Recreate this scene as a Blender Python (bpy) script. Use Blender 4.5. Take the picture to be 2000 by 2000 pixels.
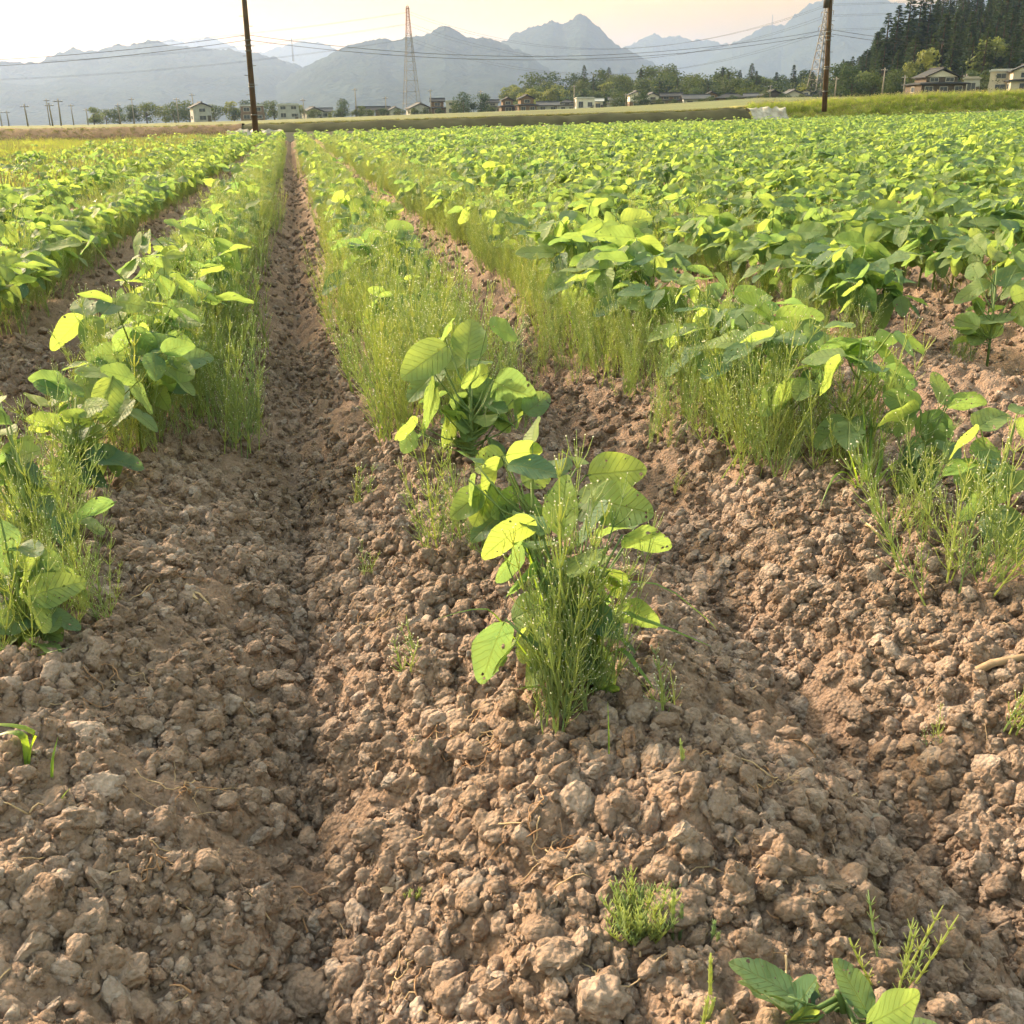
import bpy, math, random
import numpy as np
from mathutils import Matrix, Vector, Euler, noise as mnoise
from mathutils.geometry import delaunay_2d_cdt

random.seed(7); RNG = np.random.default_rng(7)
scene = bpy.context.scene
for o in list(bpy.data.objects): bpy.data.objects.remove(o)
R = math.radians

# ------------------------------------------------------------------ camera
CAM = Vector((0.0, 0.0, 0.78))
PITCH, YAW, ROLL = R(21.0), R(11.1), R(-0.9)
CROT = Matrix.Rotation(-YAW, 3, 'Z') @ Matrix.Rotation(R(90) - PITCH, 3, 'X') @ Matrix.Rotation(ROLL, 3, 'Z')
cd = bpy.data.cameras.new('camera'); cam = bpy.data.objects.new('camera', cd); scene.collection.objects.link(cam)
cd.sensor_width = 36; cd.lens = 36.1; cd.clip_start = 0.02; cd.clip_end = 40000
cam.matrix_world = Matrix.Translation(CAM) @ CROT.to_4x4()
scene.camera = cam
FPX = 2000 * cd.lens / cd.sensor_width

# ------------------------------------------------------------------ world, sun, exposure
SUN_AZ, SUN_EL = R(-40), R(27)        # azimuth from +Y, negative to the left
world = bpy.data.worlds.new('World'); scene.world = world; world.use_nodes = True
wn = world.node_tree.nodes; wl = world.node_tree.links
sky = wn.new('ShaderNodeTexSky'); sky.sky_type = 'NISHITA'; sky.sun_disc = False
sky.sun_elevation = SUN_EL; sky.sun_rotation = SUN_AZ
sky.altitude = 50; sky.air_density = 3.7; sky.dust_density = 6.5; sky.ozone_density = 1.0
wl.new(sky.outputs[0], wn['Background'].inputs[0]); wn['Background'].inputs[1].default_value = 0.145
sd = bpy.data.lights.new('sun', 'SUN'); sd.energy = 2.9; sd.angle = R(3.5); sd.color = (1.0, 0.81, 0.58)
sun = bpy.data.objects.new('sun', sd); scene.collection.objects.link(sun)
sdir = Vector((math.sin(SUN_AZ) * math.cos(SUN_EL), math.cos(SUN_AZ) * math.cos(SUN_EL), math.sin(SUN_EL)))
sun.rotation_euler = sdir.to_track_quat('Z', 'Y').to_euler(); sun.location = sdir * 50
vs = scene.view_settings
vs.view_transform = 'Standard'; vs.look = 'None'; vs.gamma = 1; vs.use_curve_mapping = False
vs.exposure = 1.74
cy = scene.cycles
cy.max_bounces = 5; cy.diffuse_bounces = 4; cy.glossy_bounces = 2; cy.transmission_bounces = 3
cy.transparent_max_bounces = 6; cy.volume_bounces = 1; cy.caustics_reflective = False; cy.caustics_refractive = False
cy.sample_clamp_indirect = 6.0; cy.use_adaptive_sampling = True; cy.adaptive_threshold = 0.03
cy.use_denoising = True

# ------------------------------------------------------------------ helpers
def ray(u, v):
    """direction through pixel (u, v) of the 2000 px photograph"""
    return CROT @ Vector(((u - 1000) / FPX, -(v - 1000) / FPX, -1.0))
def at_z(u, v, z=0.0):
    d = ray(u, v); return CAM + d * ((z - CAM.z) / d.z)
def at_depth(u, v, Z): return CAM + ray(u, v) * Z          # Z: depth along the view axis
def at_dist(u, v, D):
    d = ray(u, v); return CAM + d * (D / math.hypot(d.x, d.y))
def depth_of(p): return -(CROT.transposed() @ (p - CAM)).z
def z3(reg, X, Y): s = reg[2] / 1932; return reg[0] + X * s, reg[1] + Y * s

def hash2(ix, iy, seed):
    h = (ix.astype(np.int64) * 374761393 + iy.astype(np.int64) * 668265263 + seed * 974634777) & 0xffffffff
    h = ((h ^ (h >> 13)) * 1274126177) & 0xffffffff
    h = ((h ^ (h >> 16)) * 2246822519) & 0xffffffff
    return ((h ^ (h >> 15)) & 0xffffff) / float(0x1000000)
def vnoise(x, y, seed=0):
    ix, iy = np.floor(x), np.floor(y); fx, fy = x - ix, y - iy
    fx = fx * fx * (3 - 2 * fx); fy = fy * fy * (3 - 2 * fy)
    a, b = hash2(ix, iy, seed), hash2(ix + 1, iy, seed); c, d = hash2(ix, iy + 1, seed), hash2(ix + 1, iy + 1, seed)
    return (a + (b - a) * fx) * (1 - fy) + (c + (d - c) * fx) * fy
def fbm(x, y, seed=0, oct=4):
    s = 0; a = 0.5; n = 0
    for o in range(oct):
        s = s + a * (vnoise(x, y, seed + o) - 0.5) * 2; n += a; a *= .5; x = x * 2.03 + 11.3; y = y * 2.03 + 5.7
    return s / n
def lumps(x, y, cell, seed):
    """rounded lumps of one size: 0..1"""
    X, Y = x / cell, y / cell; ix, iy = np.floor(X), np.floor(Y); out = np.zeros_like(X)
    for dx in (-1, 0, 1):
        for dy in (-1, 0, 1):
            jx, jy = ix + dx, iy + dy
            px = jx + .15 + .7 * hash2(jx, jy, seed); py = jy + .15 + .7 * hash2(jx, jy, seed + 1)
            r = .25 + .5 * hash2(jx, jy, seed + 2)
            d2 = ((X - px) ** 2 + (Y - py) ** 2) / (r * r)
            out = np.maximum(out, r * np.sqrt(np.clip(1 - d2, 0, None)))
    return out

class MB:
    """collects vertices and triangles / quads for ONE mesh"""
    def __init__(s): s.V = []; s.F = []; s.UV = []; s.M = []; s.n = 0
    def add(s, V, F, mi=0, uv=None):
        V = np.asarray(V, float); s.V.append(V)
        s.F.extend([tuple(i + s.n for i in f) for f in F]); s.M.extend([mi] * len(F))
        s.UV.append(np.asarray(uv, float) if uv is not None else np.zeros((len(V), 2))); s.n += len(V)
    def tube(s, P, r, n=4, mi=0, cap=True):
        V, F = tube(P, r, n, cap); s.add(V, F, mi)
    def box(s, c, d, mi=0, rot=None):
        V = np.array([[x, y, z] for x in (-.5, .5) for y in (-.5, .5) for z in (-.5, .5)]) * np.array(d)
        if rot is not None: V = V @ np.array(rot).T
        s.add(V + np.array(c), [(0, 1, 3, 2), (4, 6, 7, 5), (0, 4, 5, 1), (2, 3, 7, 6), (0, 2, 6, 4), (1, 5, 7, 3)], mi)
    def mesh(s, name, mats, smooth=False):
        return build_mesh(name, np.concatenate(s.V), s.F, mats, np.concatenate(s.UV), smooth, s.M)

def build_mesh(name, V, F, mats, uv=None, smooth=False, M=None):
    me = bpy.data.meshes.new(name)
    if isinstance(F, np.ndarray):
        nl = F.size; me.vertices.add(len(V)); me.vertices.foreach_set('co', np.ascontiguousarray(V, dtype=np.float32).ravel())
        me.loops.add(nl); me.loops.foreach_set('vertex_index', F.ravel().astype(np.int32))
        k = F.shape[1]; me.polygons.add(len(F)); me.polygons.foreach_set('loop_start', np.arange(0, nl, k, dtype=np.int32))
        me.update(calc_edges=True)
    else:
        me.from_pydata([tuple(v) for v in V], [], F)
    if uv is not None and np.any(uv):
        l = me.uv_layers.new(name='UVMap'); li = np.empty(len(me.loops), np.int32); me.loops.foreach_get('vertex_index', li)
        l.data.foreach_set('uv', uv[li].astype(np.float32).ravel())
    for m in (mats if isinstance(mats, (list, tuple)) else [mats]): me.materials.append(m)
    if M is not None and any(M): me.polygons.foreach_set('material_index', np.array(M, np.int32))
    if smooth: me.polygons.foreach_set('use_smooth', np.ones(len(me.polygons), bool))
    me.update(); return me

def tube(P, r, n=4, cap=True):
    P = [Vector(p) for p in P]; k = len(P); rr = [r] * k if np.isscalar(r) else list(r); V = []; F = []
    up = None
    for i in range(k):
        t = (P[min(i + 1, k - 1)] - P[max(i - 1, 0)]).normalized()
        if up is None: up = t.orthogonal().normalized()
        else:
            up = up - t * up.dot(t)
            up = up.normalized() if up.length > 1e-6 else t.orthogonal().normalized()
        b = t.cross(up)
        for j in range(n):
            a = 2 * math.pi * j / n; V.append(P[i] + (up * math.cos(a) + b * math.sin(a)) * rr[i])
    for i in range(k - 1):
        for j in range(n):
            F.append((i * n + j, i * n + (j + 1) % n, (i + 1) * n + (j + 1) % n, (i + 1) * n + j))
    if cap: F.append(tuple(range(n))[::-1]); F.append(tuple(range((k - 1) * n, k * n)))
    return V, F

COL = scene.collection
def link(o, parent=None):
    COL.objects.link(o); o.parent = parent; return o
def mobj(name, me, parent=None, M=None):
    o = bpy.data.objects.new(name, me); link(o, parent)
    if M is not None: o.matrix_basis = M
    return o
def tag(o, label=None, cat=None, group=None, kind=None):
    if label: o['label'] = label
    if cat: o['category'] = cat
    if group: o['group'] = group
    if kind: o['kind'] = kind
    return o
def thing(name, loc, label, cat, group=None, rz=0.0):
    o = bpy.data.objects.new(name, None); o.empty_display_size = .05; link(o); o.location = loc; o.rotation_euler = (0, 0, rz)
    return tag(o, label, cat, group)

ORD = 'first second third fourth fifth sixth seventh eighth ninth tenth eleventh twelfth'.split()

# ------------------------------------------------------------------ materials
def mat(name):
    m = bpy.data.materials.new(name); m.use_nodes = True; nt = m.node_tree
    return m, nt, nt.nodes, nt.links, nt.nodes['Principled BSDF']
def N(nt, t, **kw):
    n = nt.nodes.new(t)
    for k, v in kw.items():
        if hasattr(n, k): setattr(n, k, v)
        else: n.inputs[k].default_value = v
    return n
def ramp(nt, stops, fac):
    r = nt.nodes.new('ShaderNodeValToRGB'); e = r.color_ramp.elements
    while len(e) < len(stops): e.new(.5)
    for i, (p, c) in enumerate(stops): e[i].position = p; e[i].color = (*c, 1)
    nt.links.new(fac, r.inputs[0]); return r.outputs[0]
def plain(name, col, rough=.8, var=.18, scale=3.0, spec=.3, metal=0.0, bump=0.0):
    m, nt, ns, ls, b = mat(name)
    tc = N(nt, 'ShaderNodeTexCoord'); nz = N(nt, 'ShaderNodeTexNoise', Scale=scale, Detail=5.0)
    ls.new(tc.outputs['Object'], nz.inputs['Vector'])
    c0 = tuple(x * (1 - var) for x in col); c1 = tuple(min(1, x * (1 + var)) for x in col)
    ls.new(ramp(nt, [(.3, c0), (.7, c1)], nz.outputs[0]), b.inputs['Base Color'])
    b.inputs['Roughness'].default_value = rough; b.inputs['Specular IOR Level'].default_value = spec; b.inputs['Metallic'].default_value = metal
    if bump:
        bp = N(nt, 'ShaderNodeBump', Strength=bump, Distance=.05); ls.new(nz.outputs[0], bp.inputs['Height']); ls.new(bp.outputs[0], b.inputs['Normal'])
    return m

def soil_mat(name, use_obj_random, stops):
    m, nt, ns, ls, b = mat(name)
    tc = N(nt, 'ShaderNodeTexCoord'); geo = N(nt, 'ShaderNodeNewGeometry')
    n1 = N(nt, 'ShaderNodeTexNoise', Scale=2.2, Detail=6.0, Roughness=.65); n2 = N(nt, 'ShaderNodeTexNoise', Scale=55.0, Detail=6.0, Roughness=.7)
    n3 = N(nt, 'ShaderNodeTexNoise', Scale=320.0, Detail=4.0, Roughness=.7)
    vo = N(nt, 'ShaderNodeTexVoronoi', Scale=150.0)
    for n in (n1, n2, n3, vo): ls.new(geo.outputs['Position'], n.inputs['Vector'])
    c = ramp(nt, [(p_, c_) for p_, c_ in zip((.25, .5, .75), stops)], n2.outputs[0])
    c2 = ramp(nt, [(.35, (.80, .74, .68)), (.7, (1.12, 1.05, 1.0))], n1.outputs[0])
    mx = N(nt, 'ShaderNodeMix', data_type='RGBA', blend_type='MULTIPLY'); mx.inputs[0].default_value = 1
    ls.new(c, mx.inputs[6]); ls.new(c2, mx.inputs[7]); out = mx.outputs[2]
    if use_obj_random:
        oi = N(nt, 'ShaderNodeObjectInfo')
        c3 = ramp(nt, [(0, (.82, .80, .80)), (.45, (1.0, 1.0, 1.0)), (.8, (1.15, 1.17, 1.2)), (1, (1.3, 1.42, 1.55))], oi.outputs['Random'])
        m2 = N(nt, 'ShaderNodeMix', data_type='RGBA', blend_type='MULTIPLY'); m2.inputs[0].default_value = 1
        ls.new(out, m2.inputs[6]); ls.new(c3, m2.inputs[7]); out = m2.outputs[2]
    ls.new(out, b.inputs['Base Color']); b.inputs['Roughness'].default_value = .95; b.inputs['Specular IOR Level'].default_value = .15
    ad = N(nt, 'ShaderNodeMath', operation='ADD'); ls.new(n2.outputs[0], ad.inputs[0])
    ml = N(nt, 'ShaderNodeMath', operation='MULTIPLY'); ls.new(n3.outputs[0], ml.inputs[0]); ml.inputs[1].default_value = .5
    ls.new(ml.outputs[0], ad.inputs[1])
    a2 = N(nt, 'ShaderNodeMath', operation='SUBTRACT'); ls.new(ad.outputs[0], a2.inputs[0]); ls.new(vo.outputs['Distance'], a2.inputs[1])
    bp = N(nt, 'ShaderNodeBump', Strength=.9, Distance=.006); ls.new(a2.outputs[0], bp.inputs['Height']); ls.new(bp.outputs[0], b.inputs['Normal'])
    return m
SOIL = soil_mat('soil', False, ((.180, .130, .106), (.265, .202, .170), (.345, .276, .238)))
CLOD = soil_mat('clod', True, ((.190, .146, .124), (.278, .224, .196), (.360, .302, .272)))

def leaf_mat(name, base, trans, tw=.5, veins=True, gloss=.35, spec=.5, vr=.16):
    m, nt, ns, ls, b = mat(name)
    oi = N(nt, 'ShaderNodeObjectInfo'); geo = N(nt, 'ShaderNodeNewGeometry')
    nz = N(nt, 'ShaderNodeTexNoise', Scale=14.0, Detail=3.0); ls.new(geo.outputs['Position'], nz.inputs['Vector'])
    ad = N(nt, 'ShaderNodeMath', operation='ADD'); ls.new(nz.outputs[0], ad.inputs[0]); ls.new(oi.outputs['Random'], ad.inputs[1])
    hv = N(nt, 'ShaderNodeMath', operation='MULTIPLY'); ls.new(ad.outputs[0], hv.inputs[0]); hv.inputs[1].default_value = .5
    def vary(c, s):
        a = (c[0] * (1 - 1.3 * s), c[1] * (1 - .8 * s), c[2] * (1 + .7 * s)); z = (min(1, c[0] * (1 + 1.6 * s)), min(1, c[1] * (1 + s)), c[2] * (1 + .5 * s))
        return ramp(nt, [(.2, a), (.8, z)], hv.outputs[0])
    cb, ct = vary(base, vr * 1.5), vary(trans, vr)
    if veins:
        uv = N(nt, 'ShaderNodeUVMap'); sx = N(nt, 'ShaderNodeSeparateXYZ'); ls.new(uv.outputs[0], sx.inputs[0])
        s = N(nt, 'ShaderNodeMath', operation='SUBTRACT'); ls.new(sx.outputs[0], s.inputs[0]); s.inputs[1].default_value = .5
        ab = N(nt, 'ShaderNodeMath', operation='ABSOLUTE'); ls.new(s.outputs[0], ab.inputs[0])
        mm = N(nt, 'ShaderNodeMath', operation='MULTIPLY_ADD'); ls.new(ab.outputs[0], mm.inputs[0]); mm.inputs[1].default_value = -.55; ls.new(sx.outputs[1], mm.inputs[2])
        fr = N(nt, 'ShaderNodeMath', operation='MULTIPLY'); ls.new(mm.outputs[0], fr.inputs[0]); fr.inputs[1].default_value = 9.0
        pp = N(nt, 'ShaderNodeMath', operation='PINGPONG'); ls.new(fr.outputs[0], pp.inputs[0]); pp.inputs[1].default_value = .5
        v1 = N(nt, 'ShaderNodeMapRange'); ls.new(pp.outputs[0], v1.inputs[0]); v1.inputs[1].default_value = 0; v1.inputs[2].default_value = .09; v1.inputs[3].default_value = 1; v1.inputs[4].default_value = 0
        v2 = N(nt, 'ShaderNodeMapRange'); ls.new(ab.outputs[0], v2.inputs[0]); v2.inputs[1].default_value = .008; v2.inputs[2].default_value = .03; v2.inputs[3].default_value = 1; v2.inputs[4].default_value = 0
        vm = N(nt, 'ShaderNodeMath', operation='MAXIMUM'); ls.new(v1.outputs[0], vm.inputs[0]); ls.new(v2.outputs[0], vm.inputs[1])
        def veined(c, to, f):
            q = N(nt, 'ShaderNodeMath', operation='MULTIPLY'); ls.new(vm.outputs[0], q.inputs[0]); q.inputs[1].default_value = f
            x = N(nt, 'ShaderNodeMix', data_type='RGBA'); ls.new(q.outputs[0], x.inputs[0]); ls.new(c, x.inputs[6]); x.inputs[7].default_value = (*to, 1); return x.outputs[2]
        cb = veined(cb, (.22, .30, .13), .75); ct = veined(ct, tuple(x * .5 for x in trans), .65)
        bp = N(nt, 'ShaderNodeBump', Strength=.8, Distance=.003); bp.invert = True
        n2 = N(nt, 'ShaderNodeTexNoise', Scale=90.0, Detail=2.0); ls.new(geo.outputs['Position'], n2.inputs['Vector'])
        hh = N(nt, 'ShaderNodeMath', operation='ADD'); ls.new(vm.outputs[0], hh.inputs[0]); ls.new(n2.outputs[0], hh.inputs[1])
        ls.new(hh.outputs[0], bp.inputs['Height']); ls.new(bp.outputs[0], b.inputs['Normal'])
    ls.new(cb, b.inputs['Base Color']); b.inputs['Roughness'].default_value = gloss; b.inputs['Specular IOR Level'].default_value = spec
    tr = N(nt, 'ShaderNodeBsdfTranslucent'); ls.new(ct, tr.inputs[0])
    mix = N(nt, 'ShaderNodeMixShader'); mix.inputs[0].default_value = tw
    ls.new(b.outputs[0], mix.inputs[1]); ls.new(tr.outputs[0], mix.inputs[2]); ls.new(mix.outputs[0], ns['Material Output'].inputs[0])
    return m
LEAF = leaf_mat('soy_leaf', (.105, .185, .080), (.36, .53, .105), .46, True, .58, .28, .28)
STEM = leaf_mat('soy_stem', (.16, .24, .07), (.30, .40, .06), .25, False, .6, .3)
HORSE = leaf_mat('horsetail_green', (.215, .280, .125), (.58, .69, .26), .52, False, .5, .4)
HORSE_DRY = leaf_mat('horsetail_pale', (.27, .32, .14), (.62, .70, .27), .55, False, .5, .4)
GRASS = leaf_mat('grass_green', (.095, .185, .050), (.44, .68, .04), .52, False, .4, .5)
MEADOW = leaf_mat('meadow_grass', (.15, .22, .055), (.50, .62, .10), .5, False, .6, .3)
SEED = leaf_mat('seed_head', (.33, .31, .17), (.55, .53, .28), .4, False, .7, .2)
BANKG = leaf_mat('bank_grass', (.095, .105, .042), (.22, .25, .07), .4, False, .7, .2)
CONIF = leaf_mat('conifer_needles', (.030, .052, .026), (.05, .085, .02), .3, False, .8, .1, .3)
BROAD = leaf_mat('broad_foliage', (.036, .060, .026), (.075, .115, .025), .35, False, .7, .2, .35)
BAMBOO = leaf_mat('pale_foliage', (.105, .135, .045), (.20, .25, .05), .35, False, .7, .2, .3)
BARK = plain('bark', (.07, .05, .04), .9, .3, 4)
m, nt, ns, ls, b = mat('dew'); DEW = m
b.inputs['Base Color'].default_value = (.75, .77, .72, 1); b.inputs['Roughness'].default_value = .12; b.inputs['IOR'].default_value = 1.33; b.inputs['Specular IOR Level'].default_value = .9
tr = N(nt, 'ShaderNodeBsdfTranslucent'); tr.inputs[0].default_value = (.97, .97, .90, 1); mx_s = N(nt, 'ShaderNodeMixShader'); mx_s.inputs[0].default_value = .65  # whitish bead colour stands in for sun and sky refracted in clear drops
ls.new(b.outputs[0], mx_s.inputs[1]); ls.new(tr.outputs[0], mx_s.inputs[2]); ls.new(mx_s.outputs[0], ns['Material Output'].inputs[0])
STRAW = plain('straw', (.40, .30, .19), .8, .25, 40); ROOT = plain('root', (.33, .20, .12), .85, .3, 60)
WOOD_POLE = plain('weathered_pole', (.085, .062, .045), .85, .3, 2.5); CONC = plain('concrete', (.36, .34, .31), .9, .15, 1.5)
CONC_POLE = plain('concrete_pole', (.22, .20, .18), .9, .12, 1.0); WIRE = plain('cable', (.05, .05, .055), .6, .1); STEEL = plain('galvanised_steel', (.11, .115, .12), .6, .1, .3, .4, .3)
RED = plain('red_painted_steel', (.20, .085, .07), .6, .1, .3); WHITE = plain('white_paint', (.72, .70, .66), .6, .08); DARKBOX = plain('dark_metal', (.06, .06, .065), .6, .1)

# ------------------------------------------------------------------ terrain functions
ROW0, PITCHX = 0.36, 0.82
def terrain(x, y): return 0.0115 * np.clip(x - 3.0, 0, None)
def row_x(k, y): return ROW0 + PITCHX * k + 0.018 * np.sin(y * .9 + k * 1.7)
MEADOW_X = -2.75
def hmacro(x, y):
    x = np.asarray(x, float); y = np.asarray(y, float)
    ph = (x - ROW0 - 0.02 * fbm(x * .8, y * .5, 31, 2)) / PITCHX
    c = np.abs(np.cos(math.pi * ph))
    f = np.clip((x - MEADOW_X) / .4, 0, 1)
    z = -0.172 * (1 + .22 * np.clip((2.6 - y) / 1.4, 0, 1)) * (1 - c ** 0.85) * f - .05 * (1 - f)
    z = z + .022 * fbm(x * 2.1, y * 1.3, 3, 3)
    return z + terrain(x, y)
PITS = []
for (u_, v_, r_, d_) in ((1700, 1700, .050, .075), (1415, 1345, .038, .065), (1860, 1940, .055, .065), (1420, 1800, .03, .03), (540, 1640, .045, .03), (420, 1990, .06, .03), (300, 1480, .05, .02)):
    p_ = at_z(u_, v_, -.08); PITS.append((p_.x, p_.y, r_, d_))
def hfine(x, y):
    z = hmacro(x, y)
    w = np.clip(1 - (y - 4) / 10, .35, 1)
    z = z + .020 * fbm(x * 9, y * 9, 5, 3) * w
    for (px_, py_, r_, d_) in PITS: z = z - d_ * np.exp(-((x - px_) ** 2 + (y - py_) ** 2) / (r_ * r_))
    return z + w * (.040 * lumps(x, y, .085, 11) + .020 * lumps(x + .3, y, .042, 21) + .012 * lumps(x, y + .2, .021, 41) - .012)

def axis(lo, hi, fine_lo, fine_hi, d0, g):
    a = [fine_lo]
    while a[-1] < fine_hi: a.append(a[-1] + d0)
    while a[-1] < hi: a.append(a[-1] + max(d0, d0 + g * (a[-1] - fine_hi)))
    b = [fine_lo]
    while b[-1] > lo: b.append(b[-1] - (d0 + g * (fine_lo - b[-1])))
    return np.array(b[:0:-1] + a)
FIELD_END = 50.0
xs = axis(-4.2, 52, -1.15, 1.75, .0075, .022); ys = axis(-1.5, FIELD_END + 1.5, .5, 1.8, .0075, .0062)
GX, GY = np.meshgrid(xs, ys); GZ = hfine(GX, GY)
nx, ny = len(xs), len(ys)
idx = np.arange(nx * ny).reshape(ny, nx)
F = np.stack([idx[:-1, :-1], idx[:-1, 1:], idx[1:, 1:], idx[1:, :-1]], -1).reshape(-1, 4)
soil = mobj('field_soil', build_mesh('field_soil', np.stack([GX, GY, GZ], -1).reshape(-1, 3), F, SOIL, None, True))
tag(soil, 'ridged brown soil of the crop field, crumbled into dry clods', 'soil', kind='structure')
print('soil tris', 2 * len(F), nx, ny)

# far ground: one sheet to the horizon, height follows the village levels
AZC = []
for (u, v, D) in ((-400, 249, 300), (100, 246, 300), (500, 236, 330), (900, 224, 330), (1200, 215, 330), (1500, 201, 330), (1800, 191, 240), (2400, 170, 240)):
    p = at_dist(u, v, D); AZC.append((math.atan2(p.x, p.y), p.z))
AZ_A = np.array([a for a, z in AZC]); AZ_Z = np.array([z for a, z in AZC])
def bank_top(x): return np.interp(x, [-40, -12, 0, 20, 34, 60], [.56, .60, .68, .97, 1.50, 1.95])
def zfar(x, y):
    x = np.asarray(x, float); y = np.asarray(y, float)
    r = np.hypot(x, y); az = np.arctan2(x, y); zt = np.interp(az, AZ_A, AZ_Z)
    n = np.interp(az, AZ_A, np.linspace(.15, .8, len(AZ_A)))
    z = np.where(r < 60, -.6, n + (zt - n) * np.clip((r - 62) / 150, 0, 1))
    return z
rr = np.concatenate([[0.01, 30, 50, 58], np.geomspace(62, 9000, 60)]); aa = np.linspace(-math.pi, math.pi, 181)
Rg, Ag = np.meshgrid(rr, aa, indexing='ij'); X, Y = Rg * np.sin(Ag), Rg * np.cos(Ag)
idx = np.arange(X.size).reshape(X.shape); F = np.stack([idx[:-1, :-1], idx[1:, :-1], idx[1:, 1:], idx[:-1, 1:]], -1).reshape(-1, 4)[:, ::-1]
Z = zfar(X, Y)
GROUND = plain('far_paddies', (.085, .105, .040), .95, .35, .05)
tag(mobj('ground', build_mesh('ground', np.stack([X, Y, Z], -1).reshape(-1, 3), F, GROUND)), 'flat farmland stretching from the bank to the mountains', 'ground', kind='structure')

# ------------------------------------------------------------------ meadow, banks, ditch
mx_ = np.concatenate([np.linspace(-90, -12, 40), np.linspace(-11.7, MEADOW_X - .3, 40)]); my_ = np.concatenate([np.linspace(-6, 20, 60), np.linspace(20.8, 57, 40)])
X, Y = np.meshgrid(mx_, my_); Z = -.055 + .03 * fbm(X * .6, Y * .6, 77, 3)
idx = np.arange(X.size).reshape(X.shape); F = np.stack([idx[:-1, :-1], idx[:-1, 1:], idx[1:, 1:], idx[1:, :-1]], -1).reshape(-1, 4)
tag(mobj('meadow', build_mesh('meadow', np.stack([X, Y, Z], -1).reshape(-1, 3), F, plain('meadow_soil', (.16, .14, .06), .95, .3, 2.0), None, True)), 'grassy ground left of the crop rows', 'meadow', kind='structure')

def bank(name, x0, x1, mat_, label, rough=.05, y0=52.0, steep=1.6):
    n = int((x1 - x0) / .12); xs = np.linspace(x0, x1, n)
    prof = [(0, -.3), (0.02, .0), (.35, .30), (.7, .62), (1.0, .9), (1.25, 1.0), (3.2, 1.02), (4.4, .85), (8.0, .4), (12, -.6)]
    V = []
    for (dy, t) in prof:
        t0 = terrain(xs, 0) * .85
        z = t0 + (bank_top(xs) - t0) * t if t > 0 else np.full_like(xs, -.3) + t0
        nzz = rough * fbm(xs * 1.7, np.full_like(xs, dy * 3.1 + x0), 91, 3)
        V.append(np.stack([xs + nzz * .3, y0 + dy * steep + nzz * 1.2 + 1.5 * np.clip(-xs - 6, 0, 30) * .12, z + nzz * (.9 if t > .2 else .2)], -1))
    V = np.concatenate(V); idx = np.arange(len(prof) * n).reshape(len(prof), n)
    F = np.stack([idx[:-1, :-1], idx[:-1, 1:], idx[1:, 1:], idx[1:, :-1]], -1).reshape(-1, 4)
    return tag(mobj(name, build_mesh(name, V, F, mat_, None, True)), label, 'embankment', kind='structure')
BANK_DRY = plain('dry_brown_bank', (.095, .062, .038), .95, .35, 1.2, bump=.6)
BANK_NET = plain('dark_weed_sheet', (.045, .050, .030), .95, .4, 1.0, .08, bump=.5)
BANK_GRASS = plain('bank_turf', (.20, .19, .055), .95, .35, 1.3, bump=.6)
XB1 = at_z(500, 250, .2); xb1 = ray(497, 250); xb1 = xb1.x / xb1.y * 53.5
xb2 = ray(1520, 215); xb2 = xb2.x / xb2.y * 53
bank('embankment', -62, xb1 - .6, BANK_DRY, 'brown dry-grass bank behind the meadow on the left', .10)
bank('embankment', xb1 - .6, xb2 - 1.5, BANK_NET, 'long low bank covered with dark weed sheet behind the crop', .11)
bank('embankment', xb2 - 1.5, 75, BANK_GRASS, 'yellow-green grassy bank on the right behind the crop', .10)
# pale concrete ditch edge in front of the dark bank
d = MB()
for i in range(30):
    xa = xb1 + .4 + i * (xb2 - xb1 - 3) / 30; xb_ = xa + (xb2 - xb1 - 3) / 30 - .03
    zc = .28 + terrain((xa + xb_) / 2, 0)
    d.box(((xa + xb_) / 2, 51.55, zc - .2 + .012 * (i % 3)), (xb_ - xa, .28, .42))
tag(mobj('ditch_kerb', d.mesh('ditch_kerb', CONC)), 'pale concrete ditch edge along the foot of the dark bank', 'kerb', kind='structure')

def crumpled(name, x0, x1, y, z0, h, m, label, cat, seed):
    n = 26; k = 9; X, T = np.meshgrid(np.linspace(x0, x1, n), np.linspace(0, 1, k))
    Yv = y + T * 1.1 + .25 * fbm(X * 2.5, T * 4, seed, 3); Zv = z0 + h * np.sin(T * 1.9) + .22 * fbm(X * 3.1 + 4, T * 5, seed + 5, 3)
    idx = np.arange(n * k).reshape(k, n); F = np.stack([idx[:-1, :-1], idx[:-1, 1:], idx[1:, 1:], idx[1:, :-1]], -1).reshape(-1, 4)
    o = mobj(name, build_mesh(name, np.stack([X, Yv, Zv], -1).reshape(-1, 3), F, m, None, False)); return tag(o, label, cat)
PLASTIC = plain('grey_white_plastic', (.34, .33, .30), .7, .4, 3.0)
crumpled('plastic_sheet', xb2 - 1.9, xb2 + .1, 51.6, .40, .62, PLASTIC, 'crumpled whitish sheet where dark bank meets grassy bank', 'sheet', 5)
crumpled('plastic_sheet', xb1 - 1.2, xb1 - .05, 51.3, .05, .34, PLASTIC, 'crumpled pale sheet at foot of the tall wooden pole', 'sheet', 15)
crumpled('plastic_sheet', xb1 + .35, xb1 + 1.3, 51.3, .05, .30, PLASTIC, 'small pale sheet just right of the tall wooden pole', 'sheet', 25)

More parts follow.
